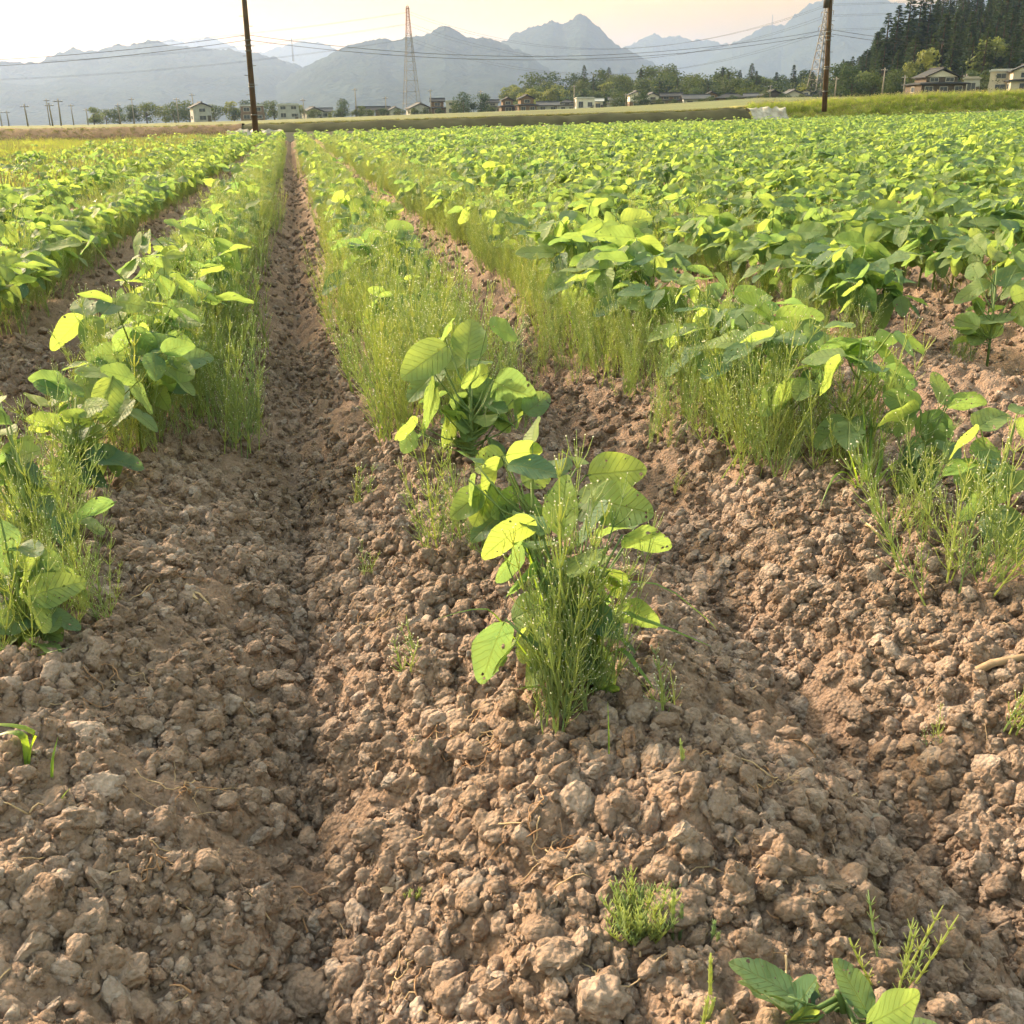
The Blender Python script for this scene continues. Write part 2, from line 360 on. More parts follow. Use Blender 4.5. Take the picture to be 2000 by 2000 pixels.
# ------------------------------------------------------------------ mountains and hills
K = 2000 / 1932
def hill(name, prof, D0, D1, D2, mat_, label, rough=.3, seed=0, step=.0012, nr=40, jag=0.0, kind='structure', base=0.0):
    az = []; el = []
    for (u, v) in prof:
        d_ = ray(u * K, v * K); az.append(math.atan2(d_.x, d_.y)); el.append(CAM.z + D1 * d_.z / math.hypot(d_.x, d_.y))
    az = np.array(az); el = np.array(el)
    def zf(a, r):
        a = np.asarray(a, float); r = np.asarray(r, float)
        c = np.interp(a, az, el, left=el[0], right=el[-1]) 
        t = np.clip((r - D0) / (D1 - D0), 0, 1); c = c + jag * fbm(a * D1 / 18., r / 40., seed + 3, 3) * np.clip((t - .5) * 2, 0, 1); bk = np.clip((r - D1) / (D2 - D1), 0, 1)
        s = t ** 1.15
        w = 4 * t * (1 - t)
        n1 = 1 - np.abs(fbm(a * D1 / (D1 - D0) * 2.4 + .35 * t, t * 1.2, seed, 4)) * 2
        z = c * (s + rough * w * (n1 - .75) * .6)
        return np.where(r > D1, c * (1 - bk), z) + base
    A = np.arange(az[0], az[-1], step); Rr = np.concatenate([np.linspace(D0, D1, nr), np.linspace(D1, D2, 8)[1:]])
    Ag, Rg = np.meshgrid(A, Rr); Z = zf(Ag, Rg)
    V = np.stack([Rg * np.sin(Ag), Rg * np.cos(Ag), Z], -1).reshape(-1, 3)
    idx = np.arange(Ag.size).reshape(Ag.shape); F = np.stack([idx[:-1, :-1], idx[:-1, 1:], idx[1:, 1:], idx[1:, :-1]], -1).reshape(-1, 4)
    tag(mobj(name, build_mesh(name, V, F, mat_, None, True)), label, name.split('_')[-1], kind=kind); return zf
def forest(name, c, sc):
    m, nt, ns, ls, b = mat(name); geo = N(nt, 'ShaderNodeNewGeometry')
    n1 = N(nt, 'ShaderNodeTexNoise', Scale=sc, Detail=8.0, Roughness=.7); n2 = N(nt, 'ShaderNodeTexVoronoi', Scale=sc * 9)
    ls.new(geo.outputs['Position'], n1.inputs['Vector']); ls.new(geo.outputs['Position'], n2.inputs['Vector'])
    ls.new(ramp(nt, [(.3, tuple(x * .6 for x in c)), (.7, tuple(x * 1.5 for x in c))], n1.outputs[0]), b.inputs['Base Color'])
    b.inputs['Roughness'].default_value = 1; b.inputs['Specular IOR Level'].default_value = 0
    bp = N(nt, 'ShaderNodeBump', Strength=.8, Distance=8.0); ls.new(n2.outputs[0], bp.inputs['Height']); ls.new(bp.outputs[0], b.inputs['Normal']); return m
FOREST = forest('mountain_forest', (.026, .038, .032), .006)
hill('mountain', [(-900, 150), (-300, 120), (-60, 122), (0, 116), (40, 119), (72, 118), (100, 103), (135, 92), (165, 95), (200, 93), (222, 84), (250, 85), (282, 74), (310, 84), (350, 88), (400, 92), (440, 96), (500, 104), (560, 120), (640, 150), (700, 175), (760, 215)],
     2600, 4200, 5200, FOREST, 'hazy forested mountain range on the left', .35, 3, jag=10)
hill('mountain', [(440, 222), (480, 190), (520, 160), (560, 135), (600, 112), (630, 97), (660, 85), (700, 77), (715, 72), (740, 79), (770, 69), (800, 68), (818, 56), (838, 49), (856, 55), (880, 70), (905, 70), (930, 75), (952, 83), (1000, 105), (1060, 150), (1110, 200), (1130, 222)],
     2300, 3500, 4300, FOREST, 'hazy grey-green mountain with a rounded knob behind the pylon', .35, 13, jag=9)
hill('mountain', [(820, 222), (870, 150), (905, 110), (945, 82), (968, 66), (990, 54), (1008, 52), (1030, 42), (1044, 40), (1060, 45), (1072, 43), (1085, 31), (1095, 28), (1106, 31), (1120, 43), (1140, 62), (1160, 82), (1180, 92), (1210, 107), (1240, 124), (1264, 137), (1290, 165), (1330, 222)],
     3000, 4600, 5600, FOREST, 'pointed blue-grey mountain peak in the centre of the skyline', .35, 23, jag=10)
hill('mountain', [(250, 100), (300, 80), (320, 74), (345, 77), (370, 75), (395, 71), (420, 78), (450, 92), (480, 101), (505, 96), (540, 84), (565, 79), (590, 79), (612, 82), (640, 95), (700, 120), (800, 200)],
     5600, 7200, 8000, FOREST, 'faint far mountain ridge showing behind the left range', .3, 33, jag=12)
hill('mountain', [(1080, 200), (1150, 100), (1180, 88), (1210, 74), (1235, 64), (1250, 70), (1280, 68), (1310, 76), (1340, 76), (1375, 84), (1400, 100), (1500, 200)],
     5400, 6900, 7800, FOREST, 'pale blue far ridge between the pointed peak and the tall mountain', .3, 43, jag=14)
hill('mountain', [(1230, 222), (1300, 140), (1350, 105), (1380, 82), (1400, 72), (1430, 56), (1455, 46), (1480, 46), (1500, 28), (1520, 12), (1545, 2), (1600, -6), (1660, -2), (1700, 6), (1735, 14), (1770, 8), (1800, 0), (1900, -30), (2100, -10), (2500, 60), (2900, 150)],
     4300, 6200, 7600, FOREST, 'tall broad blue mountain behind the wooded hillside on the right', .35, 53, jag=14)
HILLM = forest('hill_undergrowth', (.050, .062, .028), .15)
HZ = hill('hill', [(1470, 192), (1560, 187), (1600, 178), (1650, 155), (1700, 112), (1740, 92), (1775, 70), (1830, 45), (1932, 5), (2100, -40), (2500, -60), (2900, 100)], 262, 430, 600, HILLM, 'steep hillside under the dark conifers on the right', .15, 63, .004, 24, kind='structure')
GZF = hill('hill', [(900, 208), (960, 204), (1000, 194), (1060, 186), (1150, 180), (1200, 176), (1300, 178), (1400, 180), (1480, 182), (1560, 180), (1640, 178), (1700, 190)], 372, 440, 560, HILLM, 'low wooded rise behind the village houses', .1, 73, .004, 16, kind='structure')

# ------------------------------------------------------------------ trees
def conifer_proto(seed, h, w, n=900, loose=0.0):
    rg = np.random.default_rng(seed); t = MB()
    t.tube([(0, 0, 0), (.03 * h * rg.normal() * .2, 0, h * .5), (0, 0, h * .97)], [.022 * h, .014 * h, .003 * h], 6)
    for i in range(7):
        a = rg.random() * 6.28; z = h * (.12 + .1 * i); r = w * (1 - z / h) * .7
        t.tube([(0, 0, z), (r * math.cos(a), r * math.sin(a), z - .02 * h)], [.006 * h, .002 * h], 4)
    c = MB(); lay = int(11 + 5 * rg.random()); base = .08 + .1 * rg.random()
    asym = rg.random(12) * .5 + .7
    for i in range(n):
        u = rg.random() ** 1.35; z = base + (1 - base) * u
        lz = (z * lay) % 1.0
        a = rg.random() * 2 * math.pi; k = asym[int(a / 6.2832 * 12) % 12]
        prof = (1 - z) ** .72 * (.55 + .45 * min(1, (z - base) * 6 + .25))
        rad = w * prof * k * (1 - .38 * lz) * (.55 + .5 * rg.random()) + .02 * w
        p = np.array([rad * math.cos(a), rad * math.sin(a), z * h]); s = h * (.022 + .030 * rg.random()) * (1 - .45 * z)
        o = np.array([math.cos(a + rg.normal() * .4), math.sin(a + rg.normal() * .4), -.35 - .5 * rg.random() + z * .6]); o /= np.linalg.norm(o)
        sd_ = np.cross(o, [rg.normal() * .5, rg.normal() * .5, 1]); sd_ /= np.linalg.norm(sd_) + 1e-6
        c.add([p - o * s * .7, p + sd_ * s * .55, p + o * s * 1.3, p - sd_ * s * .55], [(0, 1, 2, 3)])
    return t.mesh('conifer_trunk', BARK), c.mesh('conifer_crown', CONIF)
def broad_proto(seed, h, w, m, n=1500, low=.15):
    rg = np.random.default_rng(seed); t = MB()
    t.tube([(0, 0, 0), (.05 * w, 0, h * .3), (0, .04 * w, h * .62)], [.03 * h, .022 * h, .008 * h], 6)
    lobes = []
    for i in range(11):
        a = rg.random() * 6.28; z = low + .1 + (1 - low - .25) * rg.random(); rad = w * .5 * rg.random() ** .6 * math.sqrt(max(.1, 1 - (2 * (z - .45)) ** 2))
        q = (rad * math.cos(a), rad * math.sin(a), z * h); s = w * (.20 + .14 * rg.random()); lobes.append((np.array(q), s))
        t.tube([(0, 0, h * (.25 + .25 * rg.random())), q], [.010 * h, .003 * h], 4)
    lobes.append((np.array([0, 0, h * .86]), w * .22))
    c = MB()
    for i in range(n):
        q, s = lobes[rg.integers(len(lobes))]; v = rg.normal(size=3); v /= np.linalg.norm(v); v[2] *= .85
        p = q + v * s * (.65 + .45 * rg.random()); k = h * (.018 + .022 * rg.random())
        nn = v + rg.normal(size=3) * .5; nn /= np.linalg.norm(nn); a1 = np.cross(nn, rg.normal(size=3)); a1 /= np.linalg.norm(a1); a2 = np.cross(nn, a1)
        c.add([p - a1 * k, p + a2 * k * .8, p + a1 * k, p - a2 * k * .8], [(0, 1, 2, 3)])
    return t.mesh('broad_trunk', BARK), c.mesh('broad_crown', m)
CON = [conifer_proto(100 + i, 1.0, .17 + .03 * (i % 3)) for i in range(7)]
BRO = [broad_proto(200 + i, 1.0, .85 + .15 * (i % 3), BROAD) for i in range(5)]
BAM = [broad_proto(300 + i, 1.0, .75, BAMBOO, 1500, .1) for i in range(3)]
def tree(name, protos, p, h, label, cat, group=None, sx=1.0):
    me = random.choice(protos)
    o = thing(name, p, label, cat, group, random.random() * 6.28); o.scale = (h * sx, h * sx, h)
    mobj('trunk', me[0], o); mobj('crown', me[1], o); return o
def px_ground(u, v, D):
    """point at distance D under photo column u; its height is the far ground's"""
    p = at_dist(u * K, v * K, D); return (p.x, p.y, float(zfar(p.x, p.y)))
def on_hill(zf, az, r): return (r * math.sin(az), r * math.cos(az), float(zf(az, r)) - .3)
def az_of(u, v=180):
    d_ = ray(u * K, v * K); return math.atan2(d_.x, d_.y)

# conifers on the steep right hillside
a0, a1 = az_of(1585), az_of(2010); placed = []; tries = 0
while len(placed) < 262 and tries < 30000:
    tries += 1; a = a0 + (a1 - a0) * random.random(); r = 268 + 170 * random.random()
    q = (r * math.sin(a), r * math.cos(a))
    u_ = (a - a0) / (a1 - a0)
    if r < 268 + 70 * max(0, .25 - u_): continue
    if all((q[0] - s[0]) ** 2 + (q[1] - s[1]) ** 2 > 4.0 ** 2 for s in placed):
        placed.append(q)
        h = random.uniform(12, 18) * (.6 if r < 280 else 1) * (.75 if u_ < .12 else 1.0)
        hb = 'at the foot' if r < 305 else ('on the middle slope' if r < 370 else 'on the upper slope'); hc = 'just right of the tall pole' if u_ < .25 else ('left of the big farmhouse' if u_ < .42 else ('above the big farmhouse' if u_ < .65 else 'above the cream houses'))
        if r < 292 and random.random() < .35:
            tree('broadleaf_tree', BAM if random.random() < .6 else BRO, on_hill(HZ, a, r), h * .8, 'lighter leafy tree at the foot of the conifer hillside', 'tree', 'leafy trees at the foot of the hillside')
        else:
            tree('conifer_tree', CON, on_hill(HZ, a, r), h, f'dark conifer {hb} of the hillside, {hc}', 'tree', f'conifers {hb} of the right hillside, {hc}', random.uniform(1.0, 1.4))
# silhouette conifers at the left end of the stand
for i, (u, v, D, h) in enumerate(((1608, 186, 300, 10), (1628, 182, 312, 14.5), (1645, 180, 318, 18.0), (1662, 178, 320, 21.5), (1680, 176, 324, 22.5), (1700, 172, 328, 24), (1720, 168, 333, 24), (1738, 168, 335, 22.5))):
    a = az_of(u, v); tree('conifer_tree', CON, on_hill(HZ, a, D), h, ['small lone conifer at the left foot of the dark hillside', 'slim conifer second from the left end of the dark stand', 'conifer third from the left end of the dark stand', 'spire-topped tall conifer fourth from the left end of the dark stand',
         'spire-topped tall conifer fifth from the left end of the dark stand', 'tall conifer sixth from the left end of the dark stand', 'tall conifer seventh from the left end of the dark stand', 'tall conifer eighth from the left end of the dark stand'][i], 'tree', None, 1.1)
# mixed grove behind the village
for i in range(120):
    u = random.uniform(955, 1600); f = (u - 955) / 645; r = 376 + 66 * random.random() ** .8
    a = az_of(u); p = on_hill(GZF, a, r)
    edge = min(1, .45 + (u - 955) / 90)
    q = random.random()
    if u < 1075 and r < 405: tree('bamboo_clump', BAM, p, random.uniform(6, 9) * edge, 'pale yellow-green leafy tree at the left end of the grove', 'tree', 'pale trees of the village grove', 1.2)
    elif q < .38 and u > 1050: tree('conifer_tree', CON, p, random.uniform(8.5, 13), 'dark conifer standing among the village grove', 'tree', 'conifers in the village grove', 1.3)
    elif q < .52: tree('bamboo_clump', BAM, p, random.uniform(6, 9), 'pale leafy tree inside the village grove', 'tree', 'pale trees of the village grove', 1.2)
    else: tree('broadleaf_tree', BRO, p, random.uniform(7, 11) * edge, 'dark green leafy tree in the village grove', 'tree', 'leafy trees of the village grove', 1.25)
# single garden trees in front of and between the houses
GT = [(874, 219, 315, 5.6, 'round dark green tree beside the cream-walled house'), (907, 219, 315, 5.4, 'round dark green tree, right of a matching one, in the village'),
      (648, 226, 330, 5.2, 'rounded tree left of the lattice pylon among houses'), (680, 226, 325, 3.2, 'low dark bush tree just left of the pylon foot'),
      (1160, 213, 320, 4.4, 'low leafy tree before the white box-shaped house'), (1208, 212, 315, 4.4, 'garden tree left of the white box-shaped house'),
      (1605, 188, 250, 6.5, 'small round tree immediately right of the tall right-hand pole'), (1645, 188, 250, 5.0, 'small round tree between right-hand pole and farmhouse'),
      (1585, 187, 262, 7.5, 'leafy tree half hidden by the tall right-hand pole'), (1780, 184, 225, 4.2, 'rounded shrub tree before the big farmhouse'), (1870, 183, 225, 4.2, 'rounded shrub tree right of the big farmhouse'),
      (1690, 186, 245, 5.5, 'leafy tree left of the big farmhouse at the hill foot'), (1440, 200, 318, 3.2, 'low garden tree among the dark-roofed houses')]
for (u, v, D, h, lab) in GT: tree('garden_tree', BRO, px_ground(u, v, D), h, lab, 'tree', None, 1.05)
for i in range(16):
    u = 178 + 26 * i + random.uniform(-6, 6); tree('windbreak_tree', BRO if i % 5 else BAM, px_ground(u, 236, 345 + random.uniform(-12, 12)), random.uniform(4.0, 6.2), 'leafy tree in the low tree belt left of the pylon', 'tree', 'trees of the low belt on the left', 1.35)
for i in range(14):
    u = 600 + 26 * i + random.uniform(-9, 9); tree('garden_shrub', BRO, px_ground(u, 228, 322), random.uniform(1.8, 2.9), 'low shrub between the village houses', 'shrub', 'shrubs among the village houses', 1.5)
for i in range(12):
    u = 1180 + 33 * i + random.uniform(-9, 9); tree('garden_shrub', BRO, px_ground(u, 208, 316), random.uniform(1.6, 2.6), 'low hedge shrub before the dark-roofed houses', 'shrub', 'shrubs before the dark-roofed houses', 1.6)

# ------------------------------------------------------------------ houses
TILE_D = plain('dark_tile', (.042, .046, .055), .85, .2, 6.0, .15); TILE_G = plain('grey_tile', (.085, .092, .11), .85, .2, 6.0, .15); TILE_B = plain('brown_tile', (.13, .085, .065), .6, .2, 6.0)
ROOF_L = plain('pale_metal_roof', (.42, .43, .43), .5, .1, 1.0); W_WHITE = plain('white_wall', (.66, .63, .58), .8, .1, 1.0); W_GREY = plain('grey_wall', (.36, .37, .38), .85, .15, 1.0)
W_BROWN = plain('brown_board_wall', (.17, .115, .080), .85, .25, 2.0); W_CREAM = plain('cream_wall', (.48, .44, .38), .85, .1, 1.0); W_DARK = plain('dark_board_wall', (.085, .07, .06), .85, .2, 2.0)
GLASS = plain('window_glass', (.05, .06, .07), .15, .1, 1.0, .7); FRAME = plain('window_frame', (.45, .44, .42), .5, .05)
def wall_box(m, w, d, h, z0=0.0): 
    b_ = MB(); b_.box((0, 0, z0 + h / 2), (w, d, h)); return b_.mesh('wall', m)
def gable_roof(m, w, d, h, z, ov=.55, th=.18, ridge_x=True):
    b_ = MB(); W, D_ = w / 2 + ov, d / 2 + ov
    if not ridge_x: W, D_ = D_, W
    sl = h / (D_)
    for s in (1, -1):
        V = [(-W, s * D_, z - .05), (W, s * D_, z - .05), (W, 0, z + h), (-W, 0, z + h)]
        V = V + [(x, y, zz - th) for (x, y, zz) in V]
        b_.add(V, [(0, 1, 2, 3), (7, 6, 5, 4), (0, 4, 5, 1), (1, 5, 6, 2), (3, 7, 4, 0)])
    b_.box((0, 0, z + h + .06), (2 * W, .34, .26))
    if not ridge_x: b_.V = [v[:, [1, 0, 2]] * np.array([1, 1, 1]) for v in b_.V]
    return b_.mesh('roof', m)
def gable_end(m, w, d, h, z, ridge_x=True):
    b_ = MB(); a, q = (w / 2, d / 2) if ridge_x else (d / 2, w / 2)
    a -= .004
    V = [(-a, -q, z), (-a, q, z), (-a, 0, z + h * .93), (a, -q, z), (a, q, z), (a, 0, z + h * .93)]
    if not ridge_x: V = [(y, x, zz) for x, y, zz in V]
    b_.add(V, [(0, 1, 2), (3, 5, 4), (0, 3, 4, 1), (0, 2, 5, 3), (1, 4, 5, 2)]); return b_.mesh('gable', m)
def hip_roof(m, w, d, h, z, ov=.6):
    b_ = MB(); W, D_ = w / 2 + ov, d / 2 + ov; r = max(.3, W - D_)
    V = [(-W, -D_, z), (W, -D_, z), (W, D_, z), (-W, D_, z), (-r, 0, z + h), (r, 0, z + h)] + [(-W, -D_, z - .18), (W, -D_, z - .18), (W, D_, z - .18), (-W, D_, z - .18)]
    b_.add(V, [(0, 1, 5, 4), (1, 2, 5), (2, 3, 4, 5), (3, 0, 4), (0, 6, 7, 1), (1, 7, 8, 2), (2, 8, 9, 3), (3, 9, 6, 0), (9, 8, 7, 6)])
    b_.box((0, 0, z + h + .08), (2 * r + .4, .36, .3)); return b_.mesh('roof', m)
WIN_ME = {}
def add_window(par, x, y, z, w, h, side='front'):
    k = (round(w, 1), round(h, 1))
    if k not in WIN_ME:
        f = MB(); f.box((0, 0, 0), (k[0] + .16, .10, k[1] + .16)); g = MB()
        for s in (-1, 1): g.box((s * k[0] / 4, -.055, 0), (k[0] / 2 - .05, .03, k[1]))
        WIN_ME[k] = (f.mesh('window', FRAME), g.mesh('pane', GLASS))
    rot = {'front': 0, 'left': -math.pi / 2, 'right': math.pi / 2}[side]
    M = Matrix.Translation((x, y, z)) @ Matrix.Rotation(rot, 4, 'Z')
    o = mobj('window', WIN_ME[k][0], par, M); mobj('pane', WIN_ME[k][1], o)
def house(u, v, D, wpx, h1, h2, kind, wm, rm, label, depth=.8, yaw=None, up=.72):
    """u,v: photo column and base; wpx: width in photo pixels; h1,h2: lower/upper storey heights (h2 = 0: one storey)"""
    h1 *= .72; h2 *= .70
    p = px_ground(u, v, D); w = wpx * K / FPX * D; d_ = w * depth
    o = thing('village_house', p, label, 'house', 'village houses', (-az_of(u)) + (yaw if yaw is not None else 0))
    mobj('wall', wall_box(wm, w, d_, h1 + .3, -.3), o)
    rx = kind[0] != 's'
    top = h1; ww, dd = w, d_
    if h2:
        if up < .95:
            mobj('eave_roof', hip_roof(rm, w, d_, .55, h1 + .02, .5), o)
        ww, dd = w * up, d_ * up; mobj('upper_wall', wall_box(W_WHITE if kind[-1] == 'w' else wm, ww, dd, h2, h1 - .002), o); top = h1 + h2
    span = dd if rx else ww; rh = span * .21 + .15
    if kind[0] in 'gs':
        mobj('gable', gable_end(W_WHITE if kind[-1] in 'wd' else wm, ww, dd, rh * .82, top + .002, rx), o)
        mobj('roof', gable_roof(rm, ww, dd, rh, top + .10, .5, .18, rx), o)
    elif kind[0] == 'h': mobj('roof', hip_roof(rm, ww, dd, rh, top + .08), o)
    else:
        b_ = MB(); b_.box((0, 0, top + .12), (ww + .5, dd + .5, .24)); b_.box((0, 0, top + .34), (ww * .96, dd * .96, .2)); mobj('roof', b_.mesh('roof', rm), o)
    n = max(1, int(w / 2.6))
    for i in range(n):
        x = (i + .5) / n * w - w / 2
        add_window(o, x, -d_ / 2 - .03, h1 * .52, min(1.7, w / n * .5), h1 * .36 if i % 2 else h1 * .48)
    if h2:
        n = max(1, int(ww / 2.8))
        for i in range(n): add_window(o, (i + .5) / n * ww - ww / 2, -dd / 2 - .03, h1 + h2 * .55, min(1.6, ww / n * .5), h2 * .5)
    for s in ('left', 'right'):
        add_window(o, (-w / 2 - .03 if s == 'left' else w / 2 + .03), 0, h1 * .55, 1.2, h1 * .4, s)
    dm = MB(); dm.box((0, 0, .8), (.9, .09, 1.6)); dr = mobj('door', dm.mesh('door', W_DARK), o, Matrix.Translation((w * .36, -d_ / 2 - .02, 0)))
    hm = MB(); hm.box((.35, -.07, .8), (.06, .05, .25)); mobj('handle', hm.mesh('handle', FRAME), dr)
    return o
HS = [
 (381, 232, 300, 30, 2.8, 2.3, 'sx', W_GREY, TILE_G, 'grey gabled two-storey house in front of the tree belt', .9, .2, .99),
 (478, 229, 320, 40, 2.8, 2.6, 'fx', W_BROWN, ROOF_L, 'flat-topped two-storey building behind the tall wooden pole', .8, 0, .95),
 (546, 228, 320, 36, 3.2, 2.2, 'fx', W_GREY, ROOF_L, 'wide grey building with pale flat roof right of the wooden pole', .7, 0, .99),
 (590, 222, 345, 30, 3.0, 0, 'sx', W_GREY, TILE_G, 'single-storey grey gabled house right of the flat grey building', .9, .3),
 (613, 222, 350, 24, 3.0, 0, 'gx', W_GREY, TILE_G, 'small grey house left of the rounded village tree', .8, 0),
 (690, 216, 350, 30, 2.8, 0, 'gx', W_GREY, TILE_D, 'low grey house half hidden by bushes left of the pylon', .8, 0),
 (722, 215, 352, 24, 3.0, 0, 'gx', W_BROWN, TILE_D, 'low dark-roofed house second left of the pylon foot', .8, 0),
 (744, 216, 350, 18, 2.8, 0, 'sx', W_GREY, TILE_G, 'small gabled house immediately left of the pylon foot', .9, .3),
 (790, 217, 335, 36, 3.0, 0, 'sx', W_GREY, TILE_G, 'grey gabled house immediately right of the pylon foot', .9, .25),
 (826, 217, 335, 30, 3.0, 2.5, 'gx', W_BROWN, TILE_D, 'brown two-storey house right of the pylon', .8, 0),
 (853, 216, 330, 20, 3.2, 1.9, 'fx', W_CREAM, ROOF_L, 'cream-walled flat-roofed house beside the round dark tree', .9, 0, .99),
 (930, 216, 350, 26, 2.9, 1.8, 'gx', W_GREY, TILE_D, 'grey two-storey house just right of the two round trees', .8, 0),
 (957, 214, 330, 25, 2.8, 2.2, 'sx', W_BROWN, TILE_D, 'narrow brown gabled house left of the broad brown one', .9, .2),
 (992, 213, 325, 32, 3.0, 2.4, 'sx', W_BROWN, TILE_D, 'broad brown gabled house before the pale bamboo trees', .9, .25),
 (1034, 213, 330, 36, 2.6, 0, 'gx', W_GREY, TILE_G, 'long low grey shed below the bamboo trees', .6, 0),
 (1070, 205, 372, 28, 3.0, 1.2, 'hx', W_GREY, TILE_D, 'dark-roofed house set back behind the leafy garden tree', .8, 0),
 (1103, 210, 325, 32, 4.6, 0, 'fx', W_WHITE, ROOF_L, 'white box-shaped house with flat roof in the village', .8, .1),
 (1128, 210, 330, 16, 3.6, 0, 'gx', W_WHITE, ROOF_L, 'small white outbuilding right of the white box house', .8, 0),
 (1160, 207, 345, 28, 2.8, 1.4, 'gx', W_GREY, TILE_G, 'grey house right of the small white outbuilding', .8, 0),
 (1198, 207, 335, 24, 3.0, 2.6, 'sw', W_BROWN, TILE_G, 'tall brown house with white gable in the right half of village', .9, .2, .98),
 (1228, 206, 335, 30, 2.8, 2.0, 'sw', W_WHITE, TILE_G, 'white-gabled house right of the tall brown one', .9, .3),
 (1266, 204, 330, 48, 2.8, 1.4, 'gx', W_BROWN, TILE_D, 'long dark-roofed farmhouse in the middle of the right village', .6, 0),
 (1312, 202, 325, 44, 2.7, 0, 'gx', W_GREY, TILE_G, 'long low house with grey roof before the dark conifers', .6, .1),
 (1340, 200, 350, 26, 2.8, 1.8, 'sx', W_BROWN, TILE_D, 'brown gabled house left of the long dark-roofed one', .9, .2),
 (1378, 198, 345, 46, 2.8, 0, 'hx', W_BROWN, TILE_D, 'long low dark-hipped house below the broad dome of trees', .6, 0),
 (1416, 197, 345, 22, 3.0, 0, 'gx', W_WHITE, TILE_G, 'small white house with grey roof near the right pylon', .8, 0),
 (1454, 194, 340, 34, 3.0, 0, 'sx', W_DARK, TILE_D, 'black-roofed house left of the white-gabled pair', .9, .3),
 (1492, 192, 340, 30, 3.2, 0, 'sw', W_WHITE, TILE_G, 'white-gabled house immediately left of the right pylon', .9, .35),
 (1520, 190, 352, 18, 3.0, 1.5, 'sw', W_WHITE, TILE_G, 'narrow white house at the foot of the right pylon', .9, 0),
 (1762, 183, 222, 74, 3.0, 1.6, 'sd', W_DARK, TILE_D, 'big dark farmhouse with white gable at the hill foot', .8, .45, .7),
 (1830, 180, 235, 24, 4.2, 0, 'fx', W_GREY, CONC, 'grey flat-topped storehouse right of the big farmhouse', .9, 0),
 (1884, 181, 225, 34, 3.0, 2.4, 'fx', W_CREAM, ROOF_L, 'cream two-storey house near the right edge', .9, 0, .98),
 (1925, 181, 222, 40, 3.0, 2.2, 'sd', W_CREAM, TILE_D, 'dark-roofed cream house cut by the right edge', .9, .2, .9)]
for a in HS: house(*a)

# ------------------------------------------------------------------ poles, pylons and wires
def upole(p, h, r, m, label, arms=1, trans=False, lean=(0, 0), name='utility_pole', rz=0.0, parts=True):
    o = thing(name, p, label, 'pole', None, rz)
    b_ = MB(); b_.tube([(0, 0, -.4), (lean[0] * .5, lean[1] * .5, h * .5), (lean[0], lean[1], h)], [r, r * .85, r * .68], 10); mobj('shaft', b_.mesh('shaft', m, True), o)
    if parts:
        for i in range(arms):
            z = h - .5 - .75 * i; f = z / h; c = (lean[0] * f, lean[1] * f + .12, z)
            b_ = MB(); b_.box(c, (1.6, .10, .12)); a_ = mobj('crossarm', b_.mesh('crossarm', DARKBOX), o)
            for s in (-.7, -.35, .35, .7):
                b_ = MB(); b_.tube([(c[0] + s, c[1], c[2] + .05), (c[0] + s, c[1], c[2] + .2)], [.05, .035], 6); mobj('insulator', b_.mesh('insulator', WHITE), a_)
    if trans:
        z = h - 2.3; b_ = MB(); b_.tube([(-.42, -.1, z - .45), (-.42, -.1, z + .45)], .26, 10); mobj('transformer', b_.mesh('transformer', DARKBOX), o)
    return o
def pole_px(u0, v0, u1, v1, Y):
    """wooden pole by its foot and a higher point, both at world distance Y ahead"""
    d0, d1 = ray(u0, v0), ray(u1, v1); a = CAM + d0 * (Y / d0.y); b2 = CAM + d1 * (Y / d1.y); return a, b2
LP0, LP1 = pole_px(499, 254, 477, 0, 51.2); k = 9.5 / (LP1.z - LP0.z)
upole(LP0, 9.5, .135, WOOD_POLE, 'tall brown wooden pole standing at the far end of the furrow', 1, False, ((LP1.x - LP0.x) * k, 0))
RP0, RP1 = pole_px(1611, 202, 1622, 0, 52.5); k = 8.2 / (RP1.z - RP0.z)
upole(RP0, 8.2, .135, WOOD_POLE, 'tall dark wooden pole with a transformer on the right grassy bank', 1, False, ((RP1.x - RP0.x) * k, 0))
def at_h(P0, P1, v_px):   # point on the pole seen at photo row v
    f = (P0.z, P1.z); t = (v_px - (254 if P0 is LP0 else 202)) / (0 - (254 if P0 is LP0 else 202)); return P0.lerp(P1, t)
o = bpy.data.objects.new('transformer', None); bpy.data.objects.remove(o)
b_ = MB(); q = at_h(RP0, RP1, 3); b_.tube([(q.x - .26, q.y - .1, q.z - .30), (q.x - .26, q.y - .1, q.z + .35)], .14, 10)
tag(mobj('pole_transformer', b_.mesh('pole_transformer', DARKBOX, True)), 'dark cylindrical box fixed near the top of the right pole', 'transformer')
for (nm, P0_, P1_) in (('left', LP0, LP1), ('right', RP0, RP1)):
    po = [o_ for o_ in bpy.data.objects if o_.name.startswith('utility_pole') and o_.parent is None and (Vector(o_.location) - P0_).length < .01][0]
    for fz in (.12, .34, .36, .62, .66, .70):
        q_ = (P1_ - P0_) * fz; b_ = MB(); b_.tube([(q_.x, q_.y, q_.z - .03), (q_.x, q_.y, q_.z + .03)], .148, 10); mobj('steel_band', b_.mesh('steel_band', STEEL, True), po)
    for j_ in range(9):
        q_ = (P1_ - P0_) * (.28 + .075 * j_); s_ = 1 if j_ % 2 else -1; b_ = MB(); b_.tube([(q_.x, q_.y, q_.z), (q_.x + s_ * .27, q_.y - .05, q_.z)], .012, 5); mobj('step_bolt', b_.mesh('step_bolt', STEEL), po)
